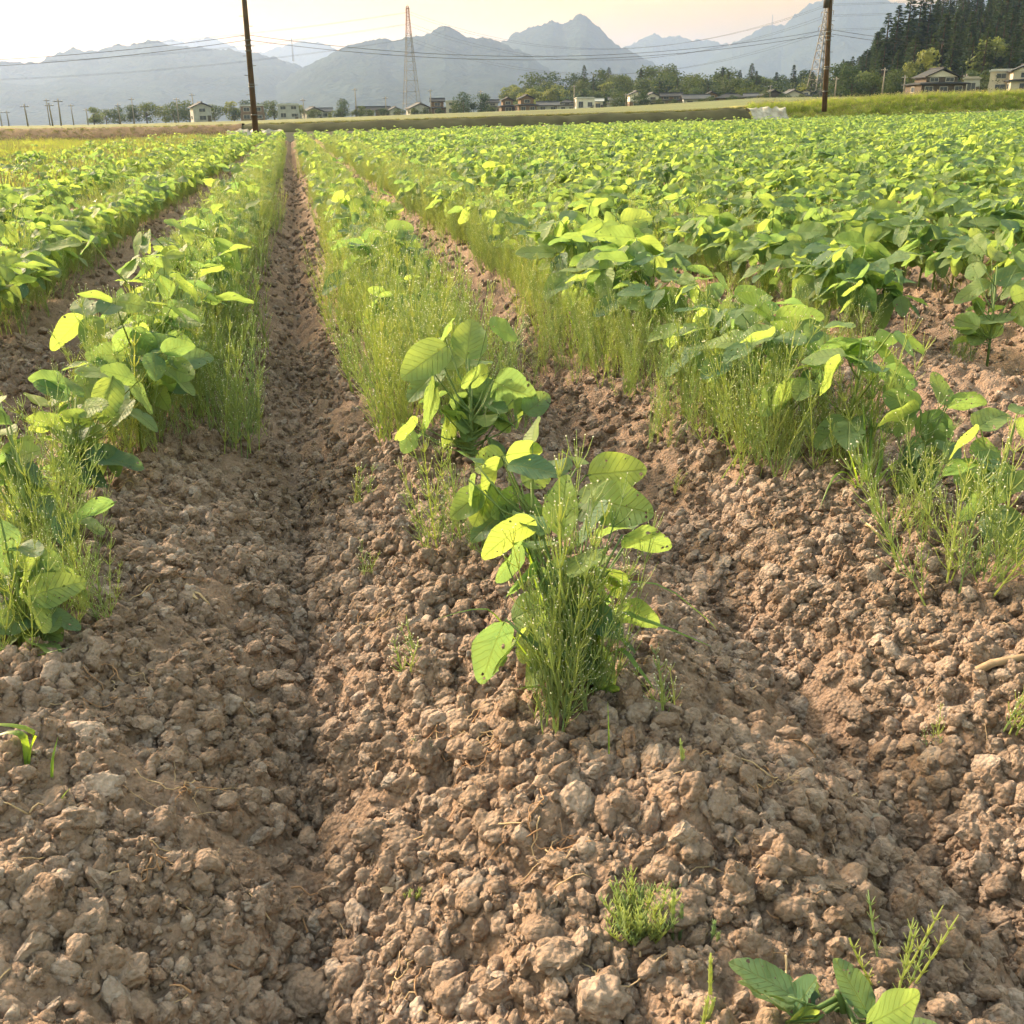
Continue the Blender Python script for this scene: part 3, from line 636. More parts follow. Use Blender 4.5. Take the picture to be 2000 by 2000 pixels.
def wire(A, B, sag, r, label, n=28, name='power_line', group=None):
    A, B = Vector(A), Vector(B); P = [A.lerp(B, i / n) - Vector((0, 0, sag * 4 * (i / n) * (1 - i / n))) for i in range(n + 1)]
    b_ = MB(); b_.tube(P, r, 4); return tag(mobj(name, b_.mesh(name, WIRE)), label, 'wire', group)
for i, (va, vb, sg) in enumerate(((66, 56, 1.05), (76, 64, 1.0))):
    wire(at_h(LP0, LP1, va), at_h(RP0, RP1, vb), sg, .012, ['upper cable strung between the two tall wooden poles', 'lower cable strung between the two tall wooden poles'][i])
    e = ray(2300, 62 + 10 * i); wire(at_h(RP0, RP1, vb), CAM + e * (70 / e.y), .9, .012, ['upper cable running right from the right wooden pole', 'lower cable running right from the right wooden pole'][i])
    e = ray(-500, 118 + 14 * i); wire(at_h(LP0, LP1, va), CAM + e * (58 / e.y), .5, .012, ['upper cable running left from the left wooden pole', 'lower cable running left from the left wooden pole'][i])

def pylon(u, v, D, h, wb, label, rz, redtop=True, lean=0.0, th=1.0):
    p = px_ground(u, v, D); o = thing('lattice_pylon', p, label, 'pylon', None, rz); o.rotation_euler = (0, lean, rz)
    def wd(z): t = z / h; return wb * (1 - t) ** 1.25 * .5 + .42
    zs = [0, .12, .23, .33, .42, .50, .57, .63, .69, .745, .795, .84, .88, .915, .95, .98]; zs = [z * h for z in zs]
    for sx in (-1, 1):
        for sy in (-1, 1):
            b_ = MB(); P = [(sx * wd(z), sy * wd(z), z) for z in zs]
            cut = 9
            b_.tube(P[:cut + 1], .11 * th, 4, 0); b_.tube(P[cut:], .10 * th, 4, 1)
            mobj('leg', b_.mesh('leg', [STEEL, RED if redtop else STEEL]), o)
    for side in range(4):
        b_ = MB(); c, s = math.cos(side * math.pi / 2), math.sin(side * math.pi / 2)
        for i in range(len(zs) - 1):
            z0_, z1_ = zs[i], zs[i + 1]; a, q = wd(z0_), wd(z1_); mi = 1 if z0_ > h * .74 else 0
            for (x0, x1) in ((-a, q), (a, -q)):
                b_.tube([(c * x0 - s * -a, s * x0 + c * -a, z0_), (c * x1 - s * -q, s * x1 + c * -q, z1_)], .05 * th, 3, mi)
            b_.tube([(c * -q - s * -q, s * -q + c * -q, z1_), (c * q - s * -q, s * q + c * -q, z1_)], .05 * th, 3, mi)
        mobj('bracing', b_.mesh('bracing', [STEEL, RED if redtop else STEEL]), o)
    arms = []
    for z, l in ((.73, 3.0), (.86, 2.7), (.96, 2.2)):
        for s in (-1, 1):
            b_ = MB(); zz = z * h
            b_.tube([(0, s * wd(zz), zz), (0, s * (wd(zz) + l), zz + .1)], .10, 4); b_.tube([(0, s * wd(zz), zz + 1.3), (0, s * (wd(zz) + l), zz + .1)], .08, 4)
            a_ = mobj('crossarm', b_.mesh('crossarm', RED if redtop else STEEL), o)
            b_ = MB(); b_.tube([(0, s * (wd(zz) + l), zz), (0, s * (wd(zz) + l), zz - 1.2)], .10, 5); mobj('insulator', b_.mesh('insulator', STEEL), a_)
            arms.append(Vector((0, s * (wd(zz) + l), zz - 1.2)))
    Mw = Matrix.Translation(p) @ Euler((0, lean, rz)).to_matrix().to_4x4()
    return [Mw @ a for a in arms]
PA = pylon(778, 218, 430, 39.5, 5.6, 'red-topped lattice pylon rising above the village in the middle', R(8))
PB = pylon(1541, 192, 390, 33, 5.6, 'grey lattice pylon just left of the right wooden pole', R(8), False, R(2.4), 1.6)
for i in range(6):
    lv = ['lowest near-side', 'lowest far-side', 'middle near-side', 'middle far-side', 'top near-side', 'top far-side'][i]
    wire(PA[i], PB[i], 13.0, .035, lv + ' transmission wire between the two lattice pylons', 40, 'transmission_line')
    e = PA[i] + Vector((-330, -25, -6)); wire(PA[i], e, 11.0, .035, lv + ' transmission wire running left from the red-topped pylon', 40, 'transmission_line')
    e = PB[i] + Vector((230, -40, 22)); wire(PB[i], e, 5.0, .035, lv + ' transmission wire running right from the grey pylon', 30, 'transmission_line')
# far poles on the plain, left side and between houses: (u, v top) in 1932 px
FP = [(1, 222, 'far left'), (14, 218, ''), (50, 196, ''), (92, 186, ''), (97, 194, ''), (113, 186, ''), (137, 196, ''), (164, 204, ''), (226, 195, ''), (252, 184, ''), (336, 184, ''), (367, 176, ''), (575, 186, ''), (673, 166, ''), (729, 182, ''), (814, 168, ''), (908, 170, ''), (1180, 176, ''), (1083, 160, ''), (1450, 160, ''), (1572, 150, ''), (1660, 128, ''), (1700, 142, ''), (1813, 140, ''), (1898, 130, '')]
for i, (u, vt, _) in enumerate(FP):
    D = 330 if u < 1500 else 235
    if u in (50, 97, 113): D = 230
    p = px_ground(u, 220, D); e = ray(u * K, vt * K); top = CAM.z + D * e.z / math.hypot(e.x, e.y)
    nb = ['beside the far left edge', 'left of the tree belt', 'before the tree belt', 'by the grey gabled house', 'near the grey buildings', 'beside the pylon', 'above the village roofs', 'before the wooded grove', 'at the foot of the dark hillside'][min(8, i // 3)]
    upole(p, max(4, top - p[2]), .17, CONC_POLE, f'thin far utility pole {nb}, {ORD[i % 3]} of three from the left' if i < 24 else 'thin far utility pole near the right edge before the cream house', 1, False, (random.uniform(-.15, .15), 0), 'utility_pole', .3)
# small masts on the ridges
for (u, vt, D, h, lab) in ((1458, 28, 6050, 95, 'faint mast standing on the ridge left of the tall mountain'), (550, 72, 4000, 60, 'faint mast on the far left ridge behind the pylon lines')):
    e = ray(u * K, vt * K); z = CAM.z + D * e.z / math.hypot(e.x, e.y); n_ = D / math.hypot(e.x, e.y)
    o = thing('radio_mast', (e.x * n_, e.y * n_, z - h * .9), lab, 'mast'); b_ = MB(); b_.tube([(0, 0, -20), (0, 0, h * .9)], [4, 1.5], 5); mobj('mast_shaft', b_.mesh('mast_shaft', STEEL), o)
# ------------------------------------------------------------------ air: one closed box of haze round camera, ground and mountains
ZTOP = max(v.co.z for o_ in bpy.data.objects if o_.name.startswith('mountain') for v in o_.data.vertices) + 15; print('top', ZTOP)
hz = MB(); hz.box((0, 0, (ZTOP - 3) / 2), (18300, 18300, ZTOP + 3))
m, nt, ns, ls, b = mat('haze_air'); ns.remove(b)
pv = N(nt, 'ShaderNodeVolumePrincipled'); pv.inputs['Color'].default_value = (.42, .57, 1.0, 1); pv.inputs['Density'].default_value = HAZE = 1.12e-4; pv.inputs['Anisotropy'].default_value = .45
ls.new(pv.outputs[0], ns['Material Output'].inputs['Volume'])
tag(mobj('haze', hz.mesh('haze', m)), 'pale morning haze over the valley', 'haze', kind='stuff')

# ------------------------------------------------------------------ instancing for stuff
def proto_collection(name, meshes):
    c = bpy.data.collections.new(name)
    for i, me in enumerate(meshes): c.objects.link(bpy.data.objects.new(f'{name}_{i:02d}', me))
    return c
def scatter(name, P, rot, scl, idx, coll, parent=None):
    me = bpy.data.meshes.new(name); P = np.asarray(P, np.float32); me.vertices.add(len(P)); me.vertices.foreach_set('co', P.ravel())
    for an, ty, arr in (('rot', 'FLOAT_VECTOR', rot), ('scl', 'FLOAT_VECTOR', scl), ('pick', 'INT', idx)):
        at = me.attributes.new(an, ty, 'POINT'); at.data.foreach_set('vector' if ty != 'INT' else 'value', np.asarray(arr, np.float32 if ty != 'INT' else np.int32).ravel())
    me.update(); o = mobj(name, me, parent)
    g = bpy.data.node_groups.new(name + '_scatter', 'GeometryNodeTree')
    g.interface.new_socket('Geometry', in_out='INPUT', socket_type='NodeSocketGeometry'); g.interface.new_socket('Geometry', in_out='OUTPUT', socket_type='NodeSocketGeometry')
    gi = g.nodes.new('NodeGroupInput'); go = g.nodes.new('NodeGroupOutput'); ip = g.nodes.new('GeometryNodeInstanceOnPoints'); ci = g.nodes.new('GeometryNodeCollectionInfo')
    ci.inputs['Collection'].default_value = coll; ci.inputs['Separate Children'].default_value = True; ci.inputs['Reset Children'].default_value = True
    ip.inputs['Pick Instance'].default_value = True
    def na(n, t):
        x = g.nodes.new('GeometryNodeInputNamedAttribute'); x.data_type = t; x.inputs['Name'].default_value = n; return x.outputs['Attribute']
    e2r = g.nodes.new('FunctionNodeEulerToRotation')
    L = g.links.new; L(gi.outputs[0], ip.inputs['Points']); L(ci.outputs[0], ip.inputs['Instance']); L(na('pick', 'INT'), ip.inputs['Instance Index'])
    L(na('rot', 'FLOAT_VECTOR'), e2r.inputs[0]); L(e2r.outputs[0], ip.inputs['Rotation']); L(na('scl', 'FLOAT_VECTOR'), ip.inputs['Scale']); L(ip.outputs[0], go.inputs[0])
    md = o.modifiers.new('scatter', 'NODES'); md.node_group = g; return o

# ------------------------------------------------------------------ clods of soil
import bmesh
def clod_mesh(i, sub):
    bm = bmesh.new(); bmesh.ops.create_icosphere(bm, subdivisions=sub, radius=1.0); off = Vector((i * 7.3, i * 3.1, 1.7)); rg = random.Random(i)
    sx, sy, sz = rg.uniform(.8, 1.3), rg.uniform(.75, 1.1), rg.uniform(.6, .9)
    cuts = [(Vector((rg.gauss(0, 1), rg.gauss(0, 1), rg.gauss(0, 1))).normalized(), rg.uniform(.62, .9)) for _ in range(8)]
    for v in bm.verts:
        d_ = v.co.normalized(); k = 1 + .36 * mnoise.noise(d_ * 1.3 + off) + .24 * mnoise.noise(d_ * 3.1 + off) + .14 * mnoise.noise(d_ * 7 + off) + (.09 * mnoise.noise(d_ * 15 + off) if sub > 2 else 0)
        F1 = mnoise.voronoi(d_ * 2.6 + off)[0][0]; F2 = mnoise.voronoi(d_ * 6.5 + off)[0][0]; k += .24 * (.45 - F1) + .10 * (.4 - F2)
        p = d_ * k
        for (n_, c) in cuts:
            e = p.dot(n_) - c
            if e > 0: p -= n_ * e * .85
        v.co = Vector((p.x * sx, p.y * sy, p.z * sz))
    me = bpy.data.meshes.new('clod'); bm.to_mesh(me); bm.free(); me.materials.append(CLOD)
    if i % 3: me.polygons.foreach_set('use_smooth', np.ones(len(me.polygons), bool))
    return me
CL3 = [clod_mesh(i, 4) for i in range(10)]; CL2 = [clod_mesh(20 + i, 3) for i in range(14)]
def in_view(P, margin=1.08):
    P = np.asarray(P, float) - np.array(CAM); C = P @ np.array(CROT)
    return (C[:, 2] < -.05) & (np.abs(C[:, 0] / -C[:, 2]) < .5 / (FPX / 2000) * margin) & (np.abs(C[:, 1] / -C[:, 2]) < .5 / (FPX / 2000) * margin)
# large clods, each a part of the soil
cl = []; rg = np.random.default_rng(5)
BIG = [(1610, 1710, .058), (1400, 1560, .045), (1440, 1430, .033), (1130, 1555, .040), (880, 1930, .062), (1170, 1935, .070), (1090, 1850, .050), (560, 1600, .042), (545, 1800, .034), (600, 1640, .030), (100, 1560, .060), (140, 1600, .045), (590, 1930, .046), (70, 1750, .036), (1330, 1500, .034), (1190, 1450, .046), (1140, 1460, .036),
       (250, 1900, .050), (1850, 1830, .040), (1680, 1730, .030), (1630, 1540, .034), (1830, 1450, .036), (500, 880, .045), (540, 870, .038), (520, 1340, .040), (600, 1190, .034), (560, 1260, .03), (720, 1470, .032), (1000, 1450, .030), (960, 1600, .034), (790, 1640, .036), (890, 1660, .03), (1320, 1760, .052), (200, 1230, .045), (330, 1330, .035), (290, 1010, .05), (1550, 1010, .035), (1480, 960, .040), (1690, 1120, .03), (1600, 1180, .028)]
for (u, v, s) in BIG:
    p = at_z(u, v, -.03); 
    for _ in range(3): p = at_z(u, v, float(hfine(p.x, p.y)) + s * .3)
    cl.append((p.x, p.y, min(.027, s * .62)))
while len(cl) < 300:
    x, y = rg.uniform(-1.3, 1.9), .45 + 3.2 * rg.random() ** 1.5; s = .014 + .013 * rg.random() ** 2
    ph = abs(((x - ROW0) / PITCHX + .5) % 1 - .5) * 2
    if in_view([(x, y, 0)], 1.0)[0] and rg.random() < .35 + .65 * ph: cl.append((x, y, s))
for i, (x, y, s) in enumerate(cl):
    z = float(hfine(x, y)); M = Matrix.Translation((x, y, z + s * .22)) @ Euler((rg.uniform(-.5, .5), rg.uniform(-.5, .5), rg.uniform(0, 6.28))).to_matrix().to_4x4() @ Matrix.Diagonal((s, s, s * rg.uniform(.8, 1.1), 1))
    mobj('clod', CL3[i % 10], soil, M)
P = []; S = []
def add_cl(n, x0, x1, y0, y1, s0, s1, pw=2.0, yp=1.0, furrow=.5):
    x = rg.uniform(x0, x1, n); y = y0 + (y1 - y0) * rg.random(n) ** yp
    dens = .6 * vnoise(x * 5, y * 5, 88) + .4 * vnoise(x * 14, y * 14, 89); ph = np.abs(((x - ROW0) / PITCHX + .5) % 1 - .5) * 2
    ok = in_view(np.stack([x, y, x * 0], 1)) & (rg.random(n) < .06 + 1.1 * np.clip(dens * 1.6 - .35, 0, 1)) & (rg.random(n) < (1 - furrow) + furrow * ph ** .7 * 1.2)
    x, y = x[ok], y[ok]; s = s0 + (s1 - s0) * rg.random(len(x)) ** pw
    z = hfine(x, y); P.append(np.stack([x, y, z + s * .18], 1)); S.append(s)
add_cl(110000, -1.4, 2.0, .42, 2.2, .0026, .0095, 1.8)
add_cl(34000, -1.4, 2.0, .42, 2.6, .0080, .0215, 1.7)
add_cl(36000, -2.2, 3.2, 2.0, 4.5, .006, .019, 1.8)
add_cl(16000, -2.6, 5.0, 4.0, 9.0, .010, .025, 2.0)
add_cl(9000, -2.6, 3.0, 8.0, 22.0, .014, .032, 2.0)
P = np.concatenate(P); S = np.concatenate(S); n = len(P); print('crumbs', n)
scatter('soil_crumbs', P, rg.uniform(-3.14, 3.14, (n, 3)), np.stack([S, S * rg.uniform(.8, 1.1, n), S * rg.uniform(.7, 1.1, n)], 1), rg.integers(0, 14, n), proto_collection('crumb_shapes', CL2), soil)['kind'] = 'stuff'

# ------------------------------------------------------------------ leaf shapes
def half_w(t): return .355 * (max(0, 4 * t * (1 - t))) ** .52 * (1.16 - .5 * t)
def leaf_geo(seed, holes=0, step=.085, fold=.12, curl=.12, wave=.03, outline_n=22):
    """one leaflet, base at the origin, tip near (0,1,0), face up; returns V, F, UV"""
    rg_ = random.Random(seed); asy = rg_.uniform(-.05, .05)
    ts = [i / outline_n for i in range(outline_n + 1)]
    def xw(t, s): return s * half_w(t) * (1 + s * asy)
    out = [(xw(t, 1), t) for t in ts] + [(xw(t, -1), t) for t in ts[-2:0:-1]]
    hs = []
    for _ in range(holes):
        t = rg_.uniform(.12, .93); s = rg_.uniform(-.9, .9); hs.append((xw(t, s), t, rg_.uniform(.010, .034) * rg_.uniform(.6, 1.2), rg_.uniform(.6, 1.4)))
    if holes > 4: hs.append((xw(.7, 1.0), .72, .05, 1.0))
    pts = [Vector(p) for p in out]; ed = [(i, (i + 1) % len(out)) for i in range(len(out))]
    for (cx, cy_, r_, el) in hs:
        k = len(pts); m_ = 9
        for j in range(m_):
            a = 6.2832 * j / m_; q = r_ * rg_.uniform(.75, 1.2); pts.append(Vector((cx + q * math.cos(a) * el, cy_ + q * math.sin(a)))); ed.append((k + j, k + (j + 1) % m_))
    y = step
    while y < 1:
        w = half_w(y); nx_ = max(1, int(w / step))
        for i in range(-nx_, nx_ + 1):
            p = Vector((i / nx_ * w * .93, y + (rg_.uniform(-.2, .2) * step if i else 0)))
            if abs(i) < nx_ or nx_ == 1 or True:
                if all((p.x - h[0]) ** 2 + (p.y - h[1]) ** 2 > (h[2] * 1.35) ** 2 for h in hs): pts.append(p)
        y += step
    V2, E, FF, *_ = delaunay_2d_cdt(pts, ed, [], 0, 1e-5)
    F_ = []
    for f in FF:
        c = (V2[f[0]] + V2[f[1]] + V2[f[2]]) / 3
        t = c.y
        if not (0 < t < 1): continue
        lim = xw(t, 1) if c.x > 0 else -xw(t, -1)
        if abs(c.x) > lim * 1.004 + 1e-4: continue
        if any(((c.x - h[0]) / h[3]) ** 2 + (c.y - h[1]) ** 2 < (h[2] * .72) ** 2 for h in hs): continue
        F_.append(tuple(f))
    ph = rg_.uniform(0, 6); V = []; UV = []
    for p in V2:
        x, t = p.x, p.y; ax = abs(x) / .36
        z = fold * (ax ** 1.5) * .36 - curl * t * t + wave * math.sin(t * 9 + ph + (2 if x > 0 else 0)) * ax + .4 * wave * mnoise.noise(Vector((x * 6, t * 6, seed)))
        # veins press the blade into slight pillows
        z += .006 * math.sin((t - .55 * abs(x)) * 18 * 3.14) * min(1, ax * 3)
        V.append((x, t, z)); UV.append((x / .72 + .5, t))
    return np.array(V), F_, np.array(UV)
LG = [leaf_geo(400 + i, (3, 6, 9, 5, 12, 4, 8, 2)[i % 8], .075, random.uniform(.05, .3), random.uniform(.02, .25), random.uniform(.02, .05)) for i in range(16)]
LEAF_ME = [build_mesh('leaf', v, f, LEAF, uv, True) for v, f, uv in LG]
LGL = [leaf_geo(500 + i, 0, .3, random.uniform(.1, .3), random.uniform(.05, .25), .05, 9) for i in range(6)]

def frame(a, n, p, L):
    """matrix that lays the leaflet along a with normal n"""
    a = a.normalized(); n = (n - a * n.dot(a)).normalized(); x = a.cross(n)
    return Matrix(((x.x * L, a.x * L, n.x * L, p.x), (x.y * L, a.y * L, n.y * L, p.y), (x.z * L, a.z * L, n.z * L, p.z), (0, 0, 0, 1)))
SUNH = Vector((math.sin(SUN_AZ), math.cos(SUN_AZ), 0))
def soy_proto(seed, size=1.0, nt_=6):
    """stem tubes + leaflet matrices of one bushy plant, origin at the soil"""
    rg_ = random.Random(seed); st = MB(); H = .20 * size * rg_.uniform(.85, 1.15); leaves = []
    lean = Vector((rg_.uniform(-.03, .03), rg_.uniform(-.03, .03), 0))
    spine = [Vector((0, 0, -.03)), Vector((lean.x * .5, lean.y * .5, H * .5)), Vector((lean.x, lean.y, H))]
    st.tube(spine, [.0042, .0036, .0022], 5)
    a0_ = rg_.uniform(0, 6.28)
    for i in range(nt_):
        f = .25 + .75 * i / (nt_ - 1); q = Vector((lean.x * f, lean.y * f, H * f)); a = a0_ + i * 2.4 + rg_.uniform(-.4, .4)
        o_ = Vector((math.cos(a), math.sin(a), 0)); pl = size * rg_.uniform(.07, .13) * (1.15 - .45 * f); rise = rg_.uniform(.6, 1.15)
        hub = q + o_ * pl * .75 + Vector((0, 0, pl * rise)); st.tube([q, q + (hub - q) * .5 + Vector((0, 0, -.006)), hub], [.0020, .0016, .0013], 4)
        L = size * rg_.uniform(.060, .098) * (.75 + .35 * math.sin(f * 2.6))
        if i == nt_ - 1: L *= .7
        for j, da in enumerate((0, 1.25, -1.25)):
            d_ = Matrix.Rotation(da, 3, 'Z') @ o_; dr = rg_.choice((rg_.uniform(-2.2, -.6), rg_.uniform(-.9, .25), rg_.uniform(-.5, .6)))
            ax = (d_ + Vector((0, 0, dr))).normalized(); nn = Vector((0, 0, 1)) + SUNH * rg_.uniform(-.4, .5) + Vector((rg_.gauss(0, .45), rg_.gauss(0, .45), 0)) + o_ * .4
            b0 = hub + d_ * (.018 if j == 0 else .004) * size
            if j == 0: st.tube([hub, b0], [.0012, .0010], 3)
            leaves.append((rg_.randrange(16), frame(ax, nn, b0, L * (1.08 if j == 0 else 1))))
    return st.mesh('stem', STEM, True), leaves, st
SOY = [soy_proto(600 + i, random.uniform(.9, 1.15), random.choice((7, 8, 9))) for i in range(14)]
def soy(x, y, label, group=None, rz=None, s=1.0, proto=None, cat='soybean plant'):
    me, lv, _ = proto or random.choice(SOY)
    o = thing('soybean_plant', (x, y, float(hmacro(x, y)) + .01), label, cat, group, random.random() * 6.28 if rz is None else rz); o.scale = (s, s, s)
    mobj('stem', me, o)
    for (k, M) in lv: mobj('leaf', LEAF_ME[k], o, M)
    return o
def merged(proto):
    me, lv, st = proto; b_ = MB(); b_.V = list(st.V); b_.F = list(st.F); b_.UV = list(st.UV); b_.M = [1] * len(st.F); b_.n = st.n
    for (k, M) in lv:
        V, F_, uv = LGL[k % 6]; M_ = np.array(M); b_.add(V @ M_[:3, :3].T + M_[:3, 3], F_, 0, uv)
    return b_.mesh('soy_bush', [LEAF, STEM], True)
SOYM = [merged(p) for p in SOY]
# ------------------------------------------------------------------ plants one can point to: leaflets read off the photograph, given real depth
ZA, ZB, ZC, ZD, ZF = (0, 700, 600), (600, 550, 500), (850, 900, 600), (1400, 700, 600), (1300, 1300, 700)
def hero(label, base_uv, leaves, spread=.05, Lmin=.075, name='soybean_plant', seed=0, zb=0.0, fill=.8, dz0=0.0):
    """leaves: (zoom, base x,y, tip x,y, apparent width) in enlarged-photo pixels"""
    rg_ = random.Random(seed); p = at_z(*base_uv, zb)
    for _ in range(3): p = at_z(*base_uv, float(hmacro(p.x, p.y)))
    o = thing(name, p, label, 'soybean plant', 'soybean plants')
    Zp = depth_of(p) + dz0; st = MB(); tops = []
    for i, (reg, x0, y0, x1, y1, w) in enumerate(leaves):
        s = reg[2] / 1932; b0, t0 = z3(reg, x0, y0), z3(reg, x1, y1); Zl = Zp + rg_.uniform(-.8, 1.0) * spread
        A = at_depth(*b0, Zl); B = at_depth(*t0, Zl); pl = (B - A).length; wr = w * s / FPX * Zl
        L = max(Lmin, pl * 1.03, wr / .70); vd = (A - CAM).normalized()
        dz = math.sqrt(max(0, L * L - pl * pl)); sg = -1 if (t0[1] > b0[1]) == (rg_.random() < .75) else 1
        ax = (B - A) + vd * dz * sg; ax.normalize(); L = max(L, pl)
        vp = -(vd - ax * vd.dot(ax)); vp.normalize(); side = ax.cross(vp)
        c = min(1, wr / (.70 * L)); q = math.sqrt(1 - c * c)
        n1, n2 = vp * c + side * q, vp * c - side * q; nn = n1 if n1.dot(sdir) < n2.dot(sdir) else n2
        if rg_.random() < .55: nn = n1 if n1.z > n2.z else n2
        if nn.z < -.1: nn = -nn
        M = frame(ax, nn, A - p, L); mobj('leaf', LEAF_ME[rg_.randrange(16)], o, M); tops.append((A - p, ax))
    for _ in range(int(len(leaves) * fill)):      # inner leaves behind and below those one sees first
        (A1, a1_), (A2, a2_) = rg_.sample(tops[:len(leaves)], 2); f = rg_.random(); A = A1.lerp(A2, f) * rg_.uniform(.6, .95); hv = Vector((ray(1000, 1000).x, ray(1000, 1000).y, 0)).normalized()
        A = A + hv * rg_.uniform(.0, .06); A.z = max(.05, A.z * rg_.uniform(.75, 1.0)); a_ = rg_.uniform(0, 6.28)
        ax = Vector((math.cos(a_), math.sin(a_), rg_.uniform(-1.2, .3))).normalized(); nn = Vector((rg_.gauss(0, .5), rg_.gauss(0, .5), 1)); L = Lmin * rg_.uniform(.8, 1.1)
        mobj('leaf', LEAF_ME[rg_.randrange(16)], o, frame(ax, nn, A, L)); tops.append((A, ax))
    H = max(t[0].z for t in tops) * .8
    cx = sum(t[0].x for t in tops) / len(tops) * .5; cyy = sum(t[0].y for t in tops) / len(tops) * .5
    P = [Vector((0, 0, -.03)), Vector((cx * .3, cyy * .3, H * .4)), Vector((cx, cyy, H))]
    st.tube(P, [.0048, .0042, .0026], 6)
    for (a, ax) in tops:
        f = min(.92, max(.15, a.z / max(.01, H) * .62)); q = Vector((cx * f * f, cyy * f * f, H * f)); mid = q.lerp(a, .5) + Vector((0, 0, -.012)); st.tube([q, mid, a - ax * .004, a + ax * .006], [.0024, .0019, .0014, .0010], 4)
    mobj('stem', st.mesh('stem', STEM, True), o); return o
hero('front soybean plant of the central row, yellow leaf to its left, horsetail through it', (1110, 1400), [
 (ZC, 630, 370, 275, 545, 190), (ZC, 790, 480, 820, 90, 220), (ZC, 985, 240, 1345, 330, 300), (ZC, 1090, 260, 850, 510, 95), (ZC, 1190, 470, 1490, 520, 170), (ZC, 1240, 430, 1030, 400, 60), (ZC, 930, 640, 670, 760, 150),
 (ZC, 555, 510, 400, 750, 120), (ZC, 640, 690, 425, 805, 100), (ZC, 480, 1000, 770, 850, 230), (ZC, 435, 1010, 260, 1390, 240), (ZC, 1110, 940, 1415, 1000, 170), (ZC, 900, 1020, 940, 1360, 110), (ZC, 1000, 1430, 1160, 1500, 110), (ZC, 560, 330, 660, 450, 160), (ZC, 620, 560, 760, 480, 120), (ZC, 1000, 560, 860, 700, 110)], .06, .08, seed=1, fill=1.3)
hero('second soybean plant of the central row, leaves pitted with many holes', (1045, 1165), [
 (ZB, 1490, 1310, 1230, 1410, 230), (ZB, 1500, 1310, 1765, 1265, 190), (ZB, 1510, 1380, 1925, 1430, 170), (ZB, 1460, 1330, 1280, 1755, 120), (ZB, 1700, 1240, 1710, 1005, 130), (ZB, 1585, 1590, 1400, 1770, 200), (ZC, 960, 90, 1300, 60, 270), (ZC, 1040, 130, 930, 230, 90), (ZC, 850, 60, 640, 20, 150), (ZC, 900, 20, 840, -60, 100), (ZC, 680, 300, 560, 260, 130), (ZB, 1220, 1500, 1290, 1680, 120), (ZB, 1260, 1360, 1185, 1290, 80)], .06, .08, seed=2, fill=1.3)
hero('third soybean plant of the central row, big bright leaves above grey-green ones', (925, 925), [
 (ZB, 1060, 480, 712, 725, 290), (ZB, 1200, 595, 1250, 245, 290), (ZB, 1370, 330, 1600, 420, 150), (ZB, 1020, 640, 745, 875, 200), (ZB, 945, 690, 880, 1150, 100), (ZB, 1035, 660, 1180, 475, 190), (ZB, 1370, 690, 1150, 770, 160), (ZB, 1395, 740, 1215, 1040, 210), (ZB, 1410, 755, 1690, 870, 330), (ZB, 1640, 1000, 1840, 830, 200), (ZB, 830, 1075, 650, 1150, 130), (ZB, 1020, 970, 1235, 1085, 70), (ZB, 1560, 900, 1640, 1110, 100), (ZB, 1040, 430, 1060, 300, 90), (ZB, 1250, 640, 1380, 560, 120), (ZB, 780, 1100, 770, 1250, 150), (ZB, 1450, 1000, 1350, 860, 150)], .08, .095, seed=3, fill=1.3)
hero('small holed soybean seedling on the ridge at the bottom right corner', (1650, 1990), [
 (ZF, 710, 1800, 395, 1585, 170), (ZF, 700, 1800, 430, 1690, 70), (ZF, 690, 1880, 800, 1660, 110), (ZF, 660, 1870, 500, 1740, 110), (ZF, 830, 1960, 860, 1740, 150), (ZF, 1095, 1890, 945, 1610, 170), (ZF, 1080, 1940, 1420, 1790, 210), (ZF, 1150, 1980, 1490, 1900, 150), (ZF, 660, 1920, 810, 1860, 70)], .02, .05, seed=4, fill=0, dz0=-.045)
hero('soybean plant with broad yellow leaves on the left row before horsetail', (160, 985), [
 (ZA, 410, 160, 195, 95, 110), (ZA, 445, 235, 265, 165, 130), (ZA, 480, 235, 450, 90, 110), (ZA, 710, 120, 640, 398, 200), (ZA, 860, 140, 615, 60, 120), (ZA, 500, 330, 682, 268, 110), (ZA, 572, 392, 350, 360, 110), (ZA, 400, 655, 655, 405, 150), (ZA, 535, 600, 880, 668, 130), (ZA, 450, 640, 662, 810, 130), (ZA, 340, 620, 555, 810, 100), (ZA, 410, 445, 190, 345, 110), (ZA, 250, 300, 180, 190, 110), (ZA, 330, 300, 380, 215, 70), (ZA, 330, 420, 460, 500, 110)], .07, .08, seed=5, fill=1.5)
hero('soybean plant with one large veined yellow leaf at the left edge', (70, 1130), [
 (ZA, 30, 780, 140, 480, 170), (ZA, 720, 905, 460, 1000, 100), (ZA, 470, 1010, 670, 1105, 70), (ZA, 50, 860, 212, 850, 120), (ZA, 380, 1000, 420, 1115, 130), (ZA, 60, 480, -90, 420, 120), (ZA, 50, 360, -80, 330, 120), (ZA, 0, 280, -160, 260, 110), (ZA, -20, 800, -180, 700, 190), (ZA, 100, 640, 190, 560, 110)], .06, .08, seed=6, fill=1.5)
